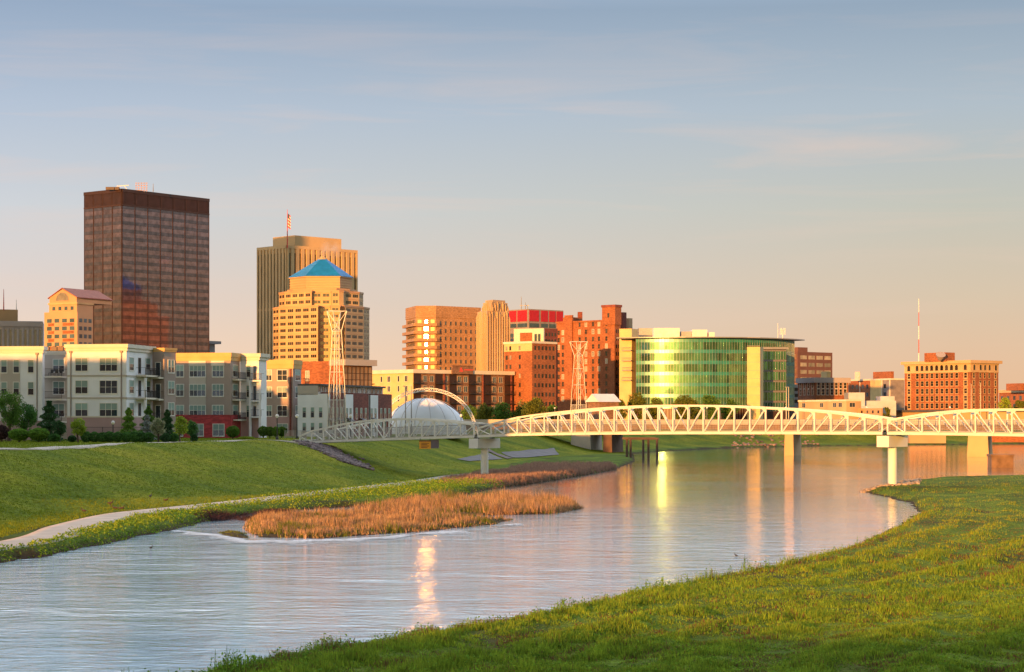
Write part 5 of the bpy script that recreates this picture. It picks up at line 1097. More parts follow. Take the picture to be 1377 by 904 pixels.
for si, (sa, sb, nbay, top) in enumerate(spans):
    st = [sa+.35+(sb-sa-.7)*i/nbay for i in range(nbay+1)]; zt_ = [bz(bpx(s), top)-.13 for s in st]; zb2 = [bz(bpx(s), BOT)+.14 for s in st]
    for o, near in ((0, True), (-WDT, False)):
        c = MB(); c2 = MB(); w_ = .22
        for i in range(nbay): c.bar(q3(st[i]-.02, zt_[i], o), q3(st[i+1]+.02, zt_[i+1], o), w_, .24); c2.bar(q3(st[i]-.02, zb2[i], o), q3(st[i+1]+.02, zb2[i+1], o), w_, .30)
        c.build('top_chord', M['whitesteel'], fb); c2.build('bottom_chord', M['whitesteel'], fb)
        rest = MB()
        for i in range(nbay+1):
            v = MB() if near else rest; v.bar(q3(st[i], zb2[i]+.17, o), q3(st[i], zt_[i]-.14, o), .14, .17, up=(BU[0],BU[1],0))
            if near: v.build('vertical', M['whitesteel'], fb)
        for i in range(nbay):
            left = i < nbay/2
            a, e = ((st[i]+.1, zt_[i]-.12), (st[i+1]-.1, zb2[i+1]+.15)) if left else ((st[i]+.1, zb2[i]+.15), (st[i+1]-.1, zt_[i+1]-.12))
            v = MB() if near else rest; v.bar(q3(a[0], a[1], o-.003), q3(e[0], e[1], o-.003), .105, .12, up=(BN[0],BN[1],0))
            # gusset at the upper end
            g0 = a if left else e; sg = 1 if left else -1; gs = .45
            pts_ = [q3(g0[0]-sg*.1, g0[1]+.02, o+.06), q3(g0[0]+sg*gs, g0[1]+.02, o+.06), q3(g0[0]+sg*gs*.35, g0[1]-gs*.55, o+.06), q3(g0[0]-sg*.1, g0[1]-gs*.9, o+.06)]
            p2 = [(x-BN[0]*.12, y-BN[1]*.12, z) for x, y, z in pts_]; v.add(pts_+p2, [(0,1,2,3),(7,6,5,4),(0,4,5,1),(1,5,6,2),(2,6,7,3),(3,7,4,0)])
            if near: v.build('diagonal', M['whitesteel'], fb)
        if not near: rest.build('far_truss_members', M['whitesteel'], fb)
    d = MB(); x_ = MB(); r_ = MB(); t_ = MB()
    for i in range(nbay):
        za_, zb_ = zb2[i]+.30, zb2[i+1]+.30; A_ = [q3(st[i], za_, -.2), q3(st[i+1], zb_, -.2), q3(st[i+1], zb_, -WDT+.2), q3(st[i], za_, -WDT+.2)]; d.add(A_+[(x,y,z-.15) for x,y,z in A_], [(0,1,2,3),(7,6,5,4),(0,4,5,1),(2,6,7,3)])
        x_.bar(q3(st[i], zb2[i]-.0, -.13), q3(st[i], zb2[i], -WDT+.13), .18, .25); 
        for o in (-.32, -WDT+.32):
            for hh in (1.35, 1.1, .9, .7, .5, .3, .12): r_.bar(q3(st[i], za_+hh, o), q3(st[i+1], zb_+hh, o), .05 if hh > 1.2 else .028, .06 if hh > 1.2 else .028)
            for q in range(1): r_.bar(q3(st[i], za_, o), q3(st[i], za_+1.35, o), .07)
            for q in range(1, 10): s_ = st[i]+(st[i+1]-st[i])*q/10; zz_ = za_+(zb_-za_)*q/10; r_.bar(q3(s_, zz_+.1, o), q3(s_, zz_+1.33, o), .022)
    d.build('deck', M['concrete'], fb); x_.build('cross_beams', M['whitesteel'], fb); r_.build('railing', M['greymetal'], fb)
for spx, ncol in ((640, 0), (1190, 1)):
    s_ = BL.s_of(spx); zb_ = bz(spx-.02, BOT); capt = zb_-.14; pr = empty('bridge_pier', q3(s_, .2, -WDT/2)); tag(pr, 'white hammerhead pier carrying the footbridge on the left bank' if ncol == 0 else 'white hammerhead pier carrying the footbridge at the tip of the right bank', 'bridge pier', 'piers of the footbridge')
    m_ = MB(); cc = [BL.pt(s_-.78, .55), BL.pt(s_+.78, .55), BL.pt(s_+.78, -WDT-.55), BL.pt(s_-.78, -WDT-.55)]; m_.prism(cc, capt-1.32, capt, bottom=True); m_.build('pier_cap', M['whitepaint'], pr)
    p = q3(s_, 0, -WDT/2); g_ = H(p[0], p[1]); m_ = MB(); m_.tube((p[0],p[1],min(g_,.3)-1), (p[0],p[1],capt-1.325), .52, .52, 24); m_.build('column', M['whitepaint'], pr, smooth=False)
    for o in (-.2, -WDT+.2): m_ = MB(); m_.prism([BL.pt(s_-.3, o+.2), BL.pt(s_+.3, o+.2), BL.pt(s_+.3, o-.2), BL.pt(s_-.3, o-.2)], capt+.002, capt+.11); m_.build('bearing', M['blackmetal'], pr)
s0 = BL.s_of(400.5); ab = MB(); ab.prism([BL.pt(s0-3.4, .5), BL.pt(s0+.35, .5), BL.pt(s0+.35, -WDT-.5), BL.pt(s0-3.4, -WDT-.5)], 2.5, 4.72); ab.add([q3(s0-3.4, 4.72, .5), q3(s0-.2, 4.72, .5), q3(s0-.2, 5.35, .5), q3(s0-3.4, 4.75, -WDT-.5), q3(s0-.2, 4.75, -WDT-.5), q3(s0-.2, 5.35, -WDT-.5)], [(0,1,2),(5,4,3),(1,4,5,2),(0,2,5,3)])
tag(ab.build('bridge_abutment', M['whitepaint']), 'sloped white abutment at the left end of the footbridge', 'abutment')
# ---------------------------------------------------------------- road bridge behind it
RB = Face((K(655)*486, 486), (K(1377)*446, 446)); rbL = RB.L+90
rb = empty('road_bridge', (*RB.pt(0), 5)); tag(rb, 'low road bridge on girders running behind the footbridge', 'bridge')
m_ = MB(); m_.fbox(RB, -8, rbL, 7.15, 7.55, -11, .6); m_.build('deck', M['concrete'], rb)
m_ = MB(); m_.fbox(RB, -8, rbL, 7.553, 8.35, .25, .6); m_.fbox(RB, -8, rbL, 7.553, 8.35, -11, -10.7); m_.build('parapet', M['taupelt'], rb)
pxs = [781, 817, 1061, 1315, 1450]; sps = [RB.s_of(p) for p in pxs]
for o in (-.6, -3.6, -6.6, -9.6):
    m_ = MB()
    n = 120
    for i in range(n):
        a0, a1 = -8+(rbL+8)*i/n, -8+(rbL+8)*(i+1)/n
        def dep(a): d = min(abs(a-s_) for s_ in sps); return 1.15+.9*max(0, 1-d/9)**1.6
        p = lambda a, z, q: (*RB.pt(a, q), z)
        z0a, z0b = 7.147-dep(a0), 7.147-dep(a1); m_.add([p(a0,z0a,o),p(a1,z0b,o),p(a1,7.147,o),p(a0,7.147,o),p(a0,z0a,o-.5),p(a1,z0b,o-.5),p(a1,7.147,o-.5),p(a0,7.147,o-.5)], [(0,1,2,3),(7,6,5,4),(0,4,5,1)])
    m_.build('girder', M['stoneold'], rb)
for px, w_, mm_, yb in ((781, 5.0, 'concrete', 608), (817, 2.2, 'rust', 614), (1061, 2.1, 'sandstone', 619), (1315, 4.6, 'sandstone', 615), (1450, 4.6, 'sandstone', 615)):
    s_ = RB.s_of(px); m_ = MB(); zt2 = 7.15-2.06
    lo_ = [RB.pt(s_-w_/2*1.06, .1), RB.pt(s_+w_/2*1.06, .1), RB.pt(s_+w_/2*1.06, -10), RB.pt(s_-w_/2*1.06, -10)]; hi_ = [RB.pt(s_-w_/2*.92, 0), RB.pt(s_+w_/2*.92, 0), RB.pt(s_+w_/2*.92, -9.9), RB.pt(s_-w_/2*.92, -9.9)]
    m_.add([(*q,-1) for q in lo_]+[(*q,zt2) for q in hi_], [(0,1,5,4),(1,2,6,5),(2,3,7,6),(3,0,4,7),(4,5,6,7)]); m_.build('pier', M[mm_], rb)
for k in range(9):                            # railing lamps on the road bridge
    s_ = 14+k*19; 
    t = empty('street_lamp', (*RB.pt(s_, -10.2), 7.55)); tag(t, 'slender lamp post on the road bridge, number %d of nine from the left' % (k+1) if False else 'slender lamp post on the far side of the road bridge', 'street lamp', 'lamp posts along the road bridge')
    m_ = MB(); m_.tube((0,0,0),(0,0,3.4),.06,.04,6); m_.build('pole', M['greymetal'], t, local=True); m_ = MB(); m_.lathe((0,0,3.4), [(.05,0),(.2,.12),(.2,.25),(.02,.4)], 8); m_.build('lamp_head', M['lampglobe'], t, local=True)
# old pile trestle
tr = empty('pile_trestle', (*pth(862, 415), 0)); tag(tr, 'old pile trestle with a stub deck standing at the river edge', 'trestle')
m_ = MB(); 
for px, yb, D in ((843, 620, 418), (848, 618, 424), (865, 612, 432), (872, 619, 418), (883.5, 622, 415)):
    m_ = MB(); x, y = pth(px, D); m_.tube((x,y,-.8),(x,y,zat(590.5,D)),.27,.24,8); m_.build('pile', M['rust'], tr)
m_ = MB(); a = pth(840, 418); b_ = pth(886, 416); m_.bar((a[0],a[1],zat(590,418)), (b_[0],b_[1],zat(590,418)), .35, .4); m_.bar((a[0],a[1]+8,zat(590,418)), (b_[0],b_[1]+8,zat(590,418)), .35, .4)
m_.build('cap_beam', M['rust'], tr)
m_ = MB(); Dm = 346; x0, x1 = K(1333.5)*Dm, K(1363)*Dm; m_.box((x0, Dm, -.8), (x1, Dm+3, 2.25)); m_.box((x0-.15, Dm-.15, 1.9), (x1+.1, Dm+3.1, 2.3)); tag(m_.build('masonry_block', M['stoneold']), 'weathered masonry block standing in the water at far right', 'masonry block')
m_ = MB(); a, b_ = pth(1223, 668), pth(1272, 668); m_.box((a[0], 668, .2), (b_[0], 671, 3.2)); tag(m_.build('flood_wall', M['pinkstone']), 'pinkish concrete flood wall on the far bank under the footbridge', 'wall')
m_ = MB(); a, b_ = pth(1330, 694), pth(1500, 694); m_.box((a[0], 694, .2), (b_[0], 697, 3.2)); tag(m_.build('flood_wall', M['hotelbrick']), 'orange brick flood wall on the far bank at the right edge', 'wall')
# ---------------------------------------------------------------- white lattice light masts
def lattice(px, D, yt, wpx, lab):
    t = empty('lattice_mast', (K(px)*D, D, GZ)); tag(t, lab, 'lattice mast'); zt_ = zat(yt, D)-GZ; wt = wpx*D/F
    lv = [(0, 1.0), (.30, .86), (.52, .70), (.70, .58), (.84, .46), (1.0, 1.0)]; R_ = lambda f: wt/2*f
    legs = [(-1,-1),(1,-1),(1,1),(-1,1)]; c45 = math.cos(.5), math.sin(.5)
    def P(i, k): f, r = lv[k]; x, y = legs[i]; x *= R_(r); y *= R_(r); return (x*c45[0]-y*c45[1], x*c45[1]+y*c45[0], zt_*f)
    for i in range(4):
        m_ = MB()
        for k in range(len(lv)-1): m_.bar(P(i,k), P(i,k+1), .10)
        m_.build('leg', M['whitesteel'], t, local=True)
    m_ = MB()
    for k in range(len(lv)):
        for i in range(4): m_.bar(P(i,k), P((i+1)%4,k), .08)
    for k in range(len(lv)-2):
        for i in range(4): m_.bar(P(i,k), P((i+1)%4,k+1), .03)
    for i in range(4): m_.bar(P(i,4), P((i+2)%4,5), .06)
    m_.build('bracing', M['whitesteel'], t, local=True)
    m_ = MB(); m_.tube((0,0,0), (0,0,zt_*.86), .09, .06, 8); m_.build('centre_pole', M['whitesteel'], t, local=True)
    m_ = MB(); 
    for i in range(4):
        a, b_, c_, d_ = [Vector(v) for v in (P(i,0), P((i+1)%4,0), P((i+1)%4,1), P(i,1))]
        for q in range(1, 12): f = q/12; m_.bar(a.lerp(b_, f), d_.lerp(c_, f), .03)
    m_.build('screen_panel', M['greymetal'], t, local=True)
lattice(453, 330, 418.5, 20, 'white lattice light mast in front of the townhouses'); lattice(778, 500, 459.5, 17.5, 'white lattice light mast in front of the orange red hotel')
# ---------------------------------------------------------------- tent dome and its arch
tn = empty('tent_pavilion', (*pth(574, 410), GZ)); tag(tn, 'white fabric dome pavilion hung under a curved truss arch', 'tent'); D = 410
cxx, cyy = pth(571, D); aa_, bb_ = 8.6, 8.0; hh = zat(535.5, D)-GZ
n1, n2 = 48, 16; V = []
for j in range(n2+1):
    t = j/n2*math.pi/2
    for i in range(n1):
        p = 2*math.pi*i/n1; r = math.cos(t)*(1-.05*abs(math.sin(4*p))*math.sin(2*t)); V.append((aa_*r*math.cos(p), bb_*r*math.sin(p), hh*math.sin(t)**.92*(1-.06*abs(math.cos(4*p))*math.sin(2*t))))
m_ = MB(); m_.add(V, [(j*n1+i, j*n1+(i+1)%n1, (j+1)*n1+(i+1)%n1, (j+1)*n1+i) for j in range(n2) for i in range(n1)]); m_.v = [(x+cxx, y+cyy, z+GZ) for x, y, z in m_.v]; m_.build('membrane', M['membrane'], tn, smooth=True)
m_ = MB()
for p in range(8):
    a = math.pi*(p+.5)/8; pr_ = None
    for j in range(n2+1):
        t = j/n2*math.pi/2; r = math.cos(t)*1.004; q = (cxx+aa_*r*math.cos(a)*-1, cyy-bb_*r*math.sin(a), GZ+hh*math.sin(t)**.92+.03)
        if pr_: m_.bar(pr_, q, .06)
        pr_ = q
m_.build('seams', M['greystone'], tn)
m_ = MB(); A_ = []
for k in range(33):
    f = k/32; ang = math.pi*f; px = 508+(640-508)*(.5-.5*math.cos(ang)); dd = D+6-15*f; z = GZ-1+(zat(524.5, D)-GZ+1)*math.sin(ang)**.85; A_.append(Vector((K(px)*dd, dd, z)))
for k in range(32):
    c = A_[k]; e = A_[k+1]; out = (c+e)/2-Vector((K(574)*D, D, GZ-3)); out.normalize(); lat = Vector((0,-1,0)); O1, O2, O3 = out*.38, lat*.35-out*.25, lat*-.35-out*.25
    for O in (O1, O2, O3): m_.bar(c+O, e+O, .10)
    m_.bar(c+O1, e+O2, .05); m_.bar(c+O2, e+O1, .08); m_.bar(c+O1, c+O3, .08); m_.bar(c+O2, c+O3, .08); m_.bar(c+O1, c+O2, .08)
m_.build('truss_arch', M['whitepaint'], tn)
# ---------------------------------------------------------------- masts, poles, lamps, signs
def thinmast(name, px, D, yb, yt, lab, cat, stripes=None, r=.3, m='whitesteel'):
    t = empty(name, (K(px)*D, D, zat(yb, D))); tag(t, lab, cat); Hh = zat(yt, D)-zat(yb, D)
    if stripes:
        for k in range(stripes): m_ = MB(); m_.tube((0,0,Hh*k/stripes), (0,0,Hh*(k+1)/stripes), r*(1-.6*k/stripes), r*(1-.6*(k+1)/stripes), 8); m_.build('mast_section', M['redpaint'] if k % 2 else M['whitepaint'], t, local=True)
    else: m_ = MB(); m_.tube((0,0,0), (0,0,Hh), r, r*.5, 8); m_.build('pole', M[m], t, local=True)
    return t, Hh
thinmast('radio_mast', 1235.5, 900, 566, 402, 'tall red and white striped radio mast behind the classical brick block', 'radio mast', 9, .32)
t, Hh = thinmast('cell_tower', 1052.5, 800, 560, 443, 'white cell tower with a ring of antennas behind the curved glass building', 'cell tower', None, .35)
m_ = MB(); z = Hh-.5
for k in range(6): a = k*math.pi/3; m_.box((1.0*math.cos(a)-.08,1.0*math.sin(a)-.08,z-1.6), (1.0*math.cos(a)+.08,1.0*math.sin(a)+.08,z+1.0)); m_.bar((0,0,z),(1.0*math.cos(a),1.0*math.sin(a),z),.08)
m_.build('antenna_panels', M['whitesteel'], t, local=True)
thinmast('antenna_mast', 1046, 800, 560, 435, 'thin white antenna mast beside the cell tower', 'antenna', None, .2)
def lamp(px, D, yt, lab, z0=None, gl=.24, grp='globe lamps on the levee'):
    x, y = pth(px, D); z0 = H(x, y) if z0 is None else z0; Hh = zat(yt, D)-z0; t = empty('street_lamp', (x, y, z0)); tag(t, lab, 'street lamp', grp)
    m_ = MB(); m_.lathe((0,0,0), [(.22,0),(.2,.35),(.09,.5),(.07,Hh-.5),(.12,Hh-.42)], 10); m_.build('pole', M['blackmetal'], t, local=True)
    m_ = MB(); m_.lathe((0,0,Hh-.42), [(.1,0),(gl,.18),(gl*1.02,.32),(gl*.7,.5),(.02,.56)], 12); m_.build('lamp_globe', M['lampglobe'], t, smooth=True, local=True)
lamp(372.7, 292, 558.5, 'black lamp post with a white globe left of the footbridge end'); lamp(399.3, 302, 558.5, 'black lamp post with a white globe right at the footbridge end'); lamp(471.3, 318, 558.5, 'globe lamp post behind the footbridge by the townhouses'); lamp(152, 276, 567, 'globe lamp post among the hedge in front of the cream apartments')
lamp(620, 395, 558, 'globe lamp at the right foot of the tent arch', GZ, grp='lamps by the tent')
for px, D, yt, lb in ((545.3, 400, 520, 'tall grey flood light pole left, in front of the tent'), (553.2, 398, 519, 'tall grey flood light pole right, in front of the tent'), (1057.5, 700, 521, 'white pole left of a pair before the glass wing'), (1060.5, 700, 521, 'white pole right of a pair before the glass wing'), (1306, 720, 517, 'white pole left of a pair before the classical brick block'), (1318.5, 720, 515.5, 'white pole right of a pair before the classical brick block')):
    t = empty('light_pole', (K(px)*D, D, GZ)); tag(t, lb, 'light pole'); Hh = zat(yt, D)-GZ; m_ = MB(); m_.tube((0,0,0),(0,0,Hh),.14,.08,8); m_.build('pole', M['greymetal' if px < 600 else 'trim'], t, local=True)
    m_ = MB(); m_.box((-.5,-.15,Hh+.003),(.1,.15,Hh+.18)); m_.build('lamp_head', M['greymetal'], t, local=True)
# sign hung under the footbridge
D = BL.pt(BL.s_of(572), -WDT/2)[1]-2; t = empty('hanging_sign', (K(572)*D, D, zat(604, D))); tag(t, 'amber board hung under the left span of the footbridge', 'sign')
k_ = D/F; m_ = MB(); m_.box((K(563.8)*D, D-.06, zat(603.8,D)), (K(579.3)*D, D+.06, zat(594,D))); m_.build('board', M['signorange'], t)
m_ = MB(); m_.box((K(563.6)*D, D-.09, zat(593.9,D)), (K(579.5)*D, D+.09, zat(592.3,D))); m_.build('top_rail', M['townbrick'], t)
m_ = MB(); m_.box((K(579.6)*D, D-.02, zat(603,D)), (K(589.6)*D, D+2.0, zat(591.5,D))); m_.build('side_box', M['signpurple'], t)
m_ = MB()
for q in range(4): z = zat(596.2+q*1.9, D); m_.box((K(566.5)*D, D-.075, z-.04), (K(576.8-(q%2)*2)*D, D-.061, z+.04))
m_.build('lettering_lines', M['townbrick'], t)
m_ = MB(); m_.box((K(565)*D-.04, D-.04, zat(592.2,D)), (K(565)*D+.04, D+.04, zat(589.3,D))); m_.box((K(578)*D-.04, D-.04, zat(592.2,D)), (K(578)*D+.04, D+.04, zat(589.3,D))); m_.build('hanger', M['blackmetal'], t)
# fences
def fence(pts, h, lab, m='blackmetal', step=2.4, infill=.16, name='railing_fence'):
    t = empty(name, (pts[0][0], pts[0][1], H(*pts[0]))); tag(t, lab, 'fence'); r_ = MB(); n_ = 0
    for i in range(len(pts)-1):
        a = Vector((*pts[i], 0)); b_ = Vector((*pts[i+1], 0)); L_ = (b_-a).length; k = max(1, int(L_/step))
        za, zb_ = H(*pts[i]), H(*pts[i+1]); A = lambda f, z: (*(a.lerp(b_, f)).xy, za+(zb_-za)*f+z)
        for q in range(k+1): m_ = MB(); m_.bar(A(q/k,-.1), A(q/k,h), .08); m_.build('post', M[m], t); n_ += 1
        for z in (h-.06, .15): r_.bar(A(0,z), A(1,z), .05)
        kk = int(L_/infill)
        for q in range(kk): r_.bar(A(q/kk,.12), A(q/kk,h-.06), .02)
    r_.build('rails', M[m], t)
fence([pth(112, 283), pth(190, 283)], 1.9, 'dark metal railing fence behind the hedge of the cream apartments')
fence([pth(383, 315), pth(407, 309), pth(412, 300)], 1.25, 'blue grey railing at the left end of the footbridge', 'greymetal')
fence([pth(-12, 262), pth(8, 262)], .95, 'short dark railing at the left edge of the lawn')
# ---------------------------------------------------------------- trees and shrubs
def tree(name, cat, px, D, yt, wpx, kind, leaf, lab, grp, z0=None, n=2400, ls=.17, trunk=.12):
    x, y = pth(px, D); z0 = H(x, y) if z0 is None else z0; Hh = zat(yt, D)-z0; Wd = wpx*D/F/2*(1.18 if kind in ('cone', 'round') else 1.05); t = empty(name, (x, y, z0), random.uniform(0, 6)); tag(t, lab, cat, grp)
    rng = np.random.default_rng(int(px*13+yt))
    if kind == 'round':
        c0 = (.26 if D < 330 else .06)*Hh; K_ = 34; th = rng.uniform(0, 6.28, K_); u = rng.uniform(-.9, 1, K_); rr = np.sqrt(np.clip(1-u*u, 0, 1))*rng.uniform(.45, .92, K_)
        ctr = np.stack([np.cos(th)*rr*Wd*.8, np.sin(th)*rr*Wd*.8, c0+(Hh-c0)*(.5+.42*u)], 1); sig = min(Wd, (Hh-c0)/2)*rng.uniform(.20, .34, K_)
        k = rng.integers(0, K_, n); d = rng.normal(size=(n,3)); d /= np.linalg.norm(d, axis=1)[:,None]; C = ctr[k]+d*(sig[k]*rng.uniform(.7, 1.25, n))[:,None]
    elif kind == 'cone':
        f = rng.uniform(.03, 1, n)**.8; f = 1-f; layer = .80+.28*np.sin(f*34+rng.uniform(0, 6)); a = rng.uniform(0, 6.28, n); br = .86+.2*np.sin(a*5+np.floor(f*11)*2.1); r = Wd*1.1*(1-f)**.75*layer*br*np.sqrt(rng.uniform(.35, 1, n))+.05
        C = np.stack([np.cos(a)*r, np.sin(a)*r, Hh*(.04+.95*f)-.10*r], 1)
    else:
        d = rng.normal(size=(n,3)); d /= np.linalg.norm(d, axis=1)[:,None]; bumpy = 1+.07*np.sin(d[:,0]*7+px)*np.cos(d[:,2]*6+d[:,1]*5); b0 = .16 if kind == 'ball' else .02
        C = d*(rng.uniform(.86, 1.02, n)*bumpy)[:,None]*np.array([Wd, Wd*.85, Hh*(1-b0)/2]); C[:,2] += Hh*(b0+(1-b0)/2)
    C[:,2] = np.maximum(C[:,2], .05)
    V, Fa = leafquads(C, ls, rng); o = link('crown', npmesh('crown', V, Fa, L[leaf]), t)
    m_ = MB(); top = (0,0,Hh*(.6 if kind == 'round' else .85)); tr_ = max(.05, Wd*trunk)
    m_.tube((0,0,-.2), (0.04*Hh,0,Hh*.33), tr_, tr_*.75, 8); m_.tube((.04*Hh,0,Hh*.33), top, tr_*.75, tr_*.25, 8)
    if kind == 'round':
        for q in range(7): a = q*.9+px; m_.tube((.03*Hh,0,Hh*(.3+.03*q)), (math.cos(a)*Wd*.6, math.sin(a)*Wd*.6, Hh*(.55+.04*q)), tr_*.4, tr_*.12, 6)
    m_.build('trunk', M['bark'], t, local=True)
G1, G2, G3 = 'trees in front of the riverside apartments', 'clipped round shrubs in front of the apartments', 'trees along the street behind the footbridge'
T_ = [('leafy_tree','tree',12,268,527,44,'round','green','leafy green tree at the left edge before the cream apartments',G1,2600),
 ('leafy_tree','tree',33,272,543,38,'round','hedge','mid green tree between the left edge tree and the dark evergreen',G1,2400),
 ('evergreen_tree','tree',66,264,535,37,'cone','dark','dark evergreen tree before the recessed balconies',G1,3200),
 ('evergreen_tree','tree',80,262,566,16,'round','dark','low dark shrub tree just right of the dark evergreen',G1,900),
 ('small_tree','tree',105,256,564,23,'round','lime','small lime green tree left of the long hedge',G1,900),
 ('evergreen_tree','tree',173,270,545,25,'cone','shrub','bright green conifer behind the right part of the hedge',G1,2200),
 ('evergreen_tree','tree',199.5,272,543,27,'cone','green','pointed green conifer behind the silver tree',G1,2200),
 ('evergreen_tree','tree',225,268,548,23,'cone','dark','dark conifer before the taupe end tower',G1,2400),
 ('silver_tree','tree',198,262,556,19,'cone','silver','silvery blue conifer above the end of the hedge',G1,1700),
 ('blossom_tree','tree',213,257,563,21,'round','blossom','small tree with cream blossom right of the hedge',G1,900),
 ('small_tree','tree',242,260,561,21,'round','lime','lime green young tree before the red brick ground floor',G1,800),
 ('small_tree','tree',257.5,268,566,18,'round','hedge','small dark round tree right of the lime young tree',G1,900),
 ('purple_shrub','shrub',2,262,572,22,'ball','purple','purple leaved shrub at the left edge of the view',G2,1200),
 ('round_shrub','shrub',25.5,256,577,28,'ball','shrub','large clipped ball shrub, leftmost on the lawn edge',G2,2400),
 ('round_shrub','shrub',52,256,576,28,'ball','shrub','large clipped ball shrub below the dark evergreen',G2,2400),
 ('round_shrub','shrub',73,256,584,16,'ball','hedge','smaller dark ball shrub right of the two large ball shrubs',G2,1200),
 ('round_shrub','shrub',97,258,586,12,'dome','dark','little dark shrub left of the lime green tree',G2,700),
 ('round_shrub','shrub',223,256,583,13,'dome','dark','dark round shrub, left of a pair by the lime young tree',G2,900),
 ('round_shrub','shrub',234,257,583.5,12,'dome','hedge','dark round shrub, right of a pair by the lime young tree',G2,900),
 ('round_shrub','shrub',261,262,584,9,'dome','dark','tiny dark shrub at the foot of the red brick wall',G2,500),
 ('round_shrub','shrub',313,300,573,20,'ball','green','round green shrub before the right end of the red brick wall',G2,1600),
 ('round_shrub','shrub',354,318,573.5,14,'ball','green','round shrub, first from left of four before the white bay',G2,1100),
 ('round_shrub','shrub',363,318,574,12,'ball','green','round shrub, second from left of four before the white bay',G2,1000),
 ('round_shrub','shrub',371,317,574,11,'ball','shrub','round shrub, third from left of four before the white bay',G2,1000),
 ('round_shrub','shrub',379,319,574,12,'ball','green','round shrub, rightmost of four before the white bay',G2,1000),
 ('round_shrub','shrub',331,300,587.5,22,'dome','lime','low spreading yellow green shrub before the white bay',G2,700),
 ('street_tree','tree',543,430,553,19,'round','green','small green tree at the left foot of the tent',G3,1300),
 ('street_tree','tree',632,560,547,28,'round','green','green tree right of the tent, leftmost of the street trees',G3,1800),
 ('street_tree','tree',652,520,544,34,'round','olive','round green tree below the brown apartment balconies',G3,2400),
 ('street_tree','tree',676,515,543,36,'round','green','dark green tree below the mid brick block',G3,2400),
 ('street_tree','tree',704,520,541,32,'round','olive','olive tree left of the tallest street tree',G3,2200),
 ('street_tree','tree',722,505,536.5,38,'round','olive','tallest olive green street tree, left of the lattice mast by the hotel',G3,2600),
 ('street_tree','tree',742,530,546,24,'round','green','small green tree directly left of the lattice mast by the hotel',G3,1400),
 ('street_tree','tree',833,690,538,22,'round','olive','olive tree at the foot of the cream wing',G3,1500),
 ('street_tree','tree',857,700,529,30,'round','olive','golden olive tree before the left end of the curved glass',G3,2200),
 ('street_tree','tree',882,705,536,24,'round','olive','low olive tree below the sun streak on the curved glass',G3,1500),
 ('street_tree','tree',921,698,531.5,36,'round','olive','wide olive tree below the middle of the curved glass',G3,2400),
 ('street_tree','tree',953,702,532,36,'round','green','wide green tree below the right half of the curved glass',G3,2400),
 ('street_tree','tree',982,712,537,26,'round','green','small green tree just left of the cream slab tower',G3,1500),
 ('street_tree','tree',1352,760,534,22,'round','lime','bright yellow green tree near the right edge of the view',G3,1500),
 ('street_tree','tree',1372,775,538,20,'round','olive','olive tree cut by the right edge of the view',G3,1400),
 ('street_tree','tree',1192,685,546,12,'round','olive','tiny olive tree behind the middle of the footbridge end',G3,700)]
for nm, ct, px, D, yt, wp_, kd, lf, lb, gp_, nn_ in T_: tree(nm, ct, px, D, yt, wp_, kd, lf, lb, gp_, n=int(nn_*2.1), ls=.11 if D < 330 else (.22 if D < 600 else .32))
hx = [116, 127, 138, 147.5, 158, 170, 181, 190, 200]; on = ['leftmost', 'second', 'third', 'fourth', 'fifth', 'sixth', 'seventh', 'eighth', 'rightmost']
for q, px in enumerate(hx): tree('hedge_shrub', 'hedge', px, 256.5+.3*(q%2), 580.5+.5*(q%3), 14.5, 'dome', 'hedge', '%s of the nine rounded shrubs in the hedge before the cream apartments' % on[q], 'hedge of nine shrubs', n=1500, ls=.10)
# ---------------------------------------------------------------- stones
def rocks(name, pts, r0, r1, m, lab, cat):
    V = []; Fa = []; ico = bmico(); b_ = 0
    for (x, y, z) in pts:
        r = random.uniform(r0, r1); sc_ = np.array([r*random.uniform(.8,1.5), r*random.uniform(.8,1.3), r*random.uniform(.5,.9)]); a = random.uniform(0, 6.3); P_ = ico[0]*(1+RNG.uniform(-.2,.2,(len(ico[0]),1)))*sc_
        X_ = P_[:,0]*math.cos(a)-P_[:,1]*math.sin(a); Y_ = P_[:,0]*math.sin(a)+P_[:,1]*math.cos(a); V.append(np.stack([X_+x, Y_+y, P_[:,2]+z], 1)); Fa.append(ico[1]+b_); b_ += len(P_)
    o = link(name, npmesh(name, np.vstack(V), np.vstack(Fa), m)); tag(o, lab, cat, kind='stuff')
def bmico():
    import bmesh; bm = bmesh.new(); bmesh.ops.create_icosphere(bm, subdivisions=1, radius=1); v = np.array([list(x.co) for x in bm.verts]); f = np.array([[y.index for y in x.verts] for x in bm.faces]); bm.free(); return v, f
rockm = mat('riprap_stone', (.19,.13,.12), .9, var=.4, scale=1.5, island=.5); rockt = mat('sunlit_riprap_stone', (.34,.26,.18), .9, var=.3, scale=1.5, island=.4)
pts = []
for q in range(1900):
    f = random.random(); D = 291-f*23; c = -28.9+f*8.2; w_ = random.gauss(0, .5)*(2.2+2.6*f)*(1.15-f)**.5; x = c+w_; pts.append((x, D, H(x, D)+.05))
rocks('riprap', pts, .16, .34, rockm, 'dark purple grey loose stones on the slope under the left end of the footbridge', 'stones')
pts = []
for q in range(420): px = random.uniform(985, 1100); x, y = at(px, random.uniform(596, 602.5), random.uniform(.1, 1.2)); pts.append((x, y, H(x, y)+.1))
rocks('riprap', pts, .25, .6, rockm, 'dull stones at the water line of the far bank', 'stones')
pts = []
for q in range(500):
    t = random.random(); px = 1158+t*80; y0 = 661-9*t if True else 0; x, y = at(px, random.uniform(650.5, 661)-5*t, .15); pts.append((x, y, H(x, y)+.04))
rocks('riprap', pts, .12, .32, rockt, 'sunlit stones around the foot of the right bridge pier', 'stones')
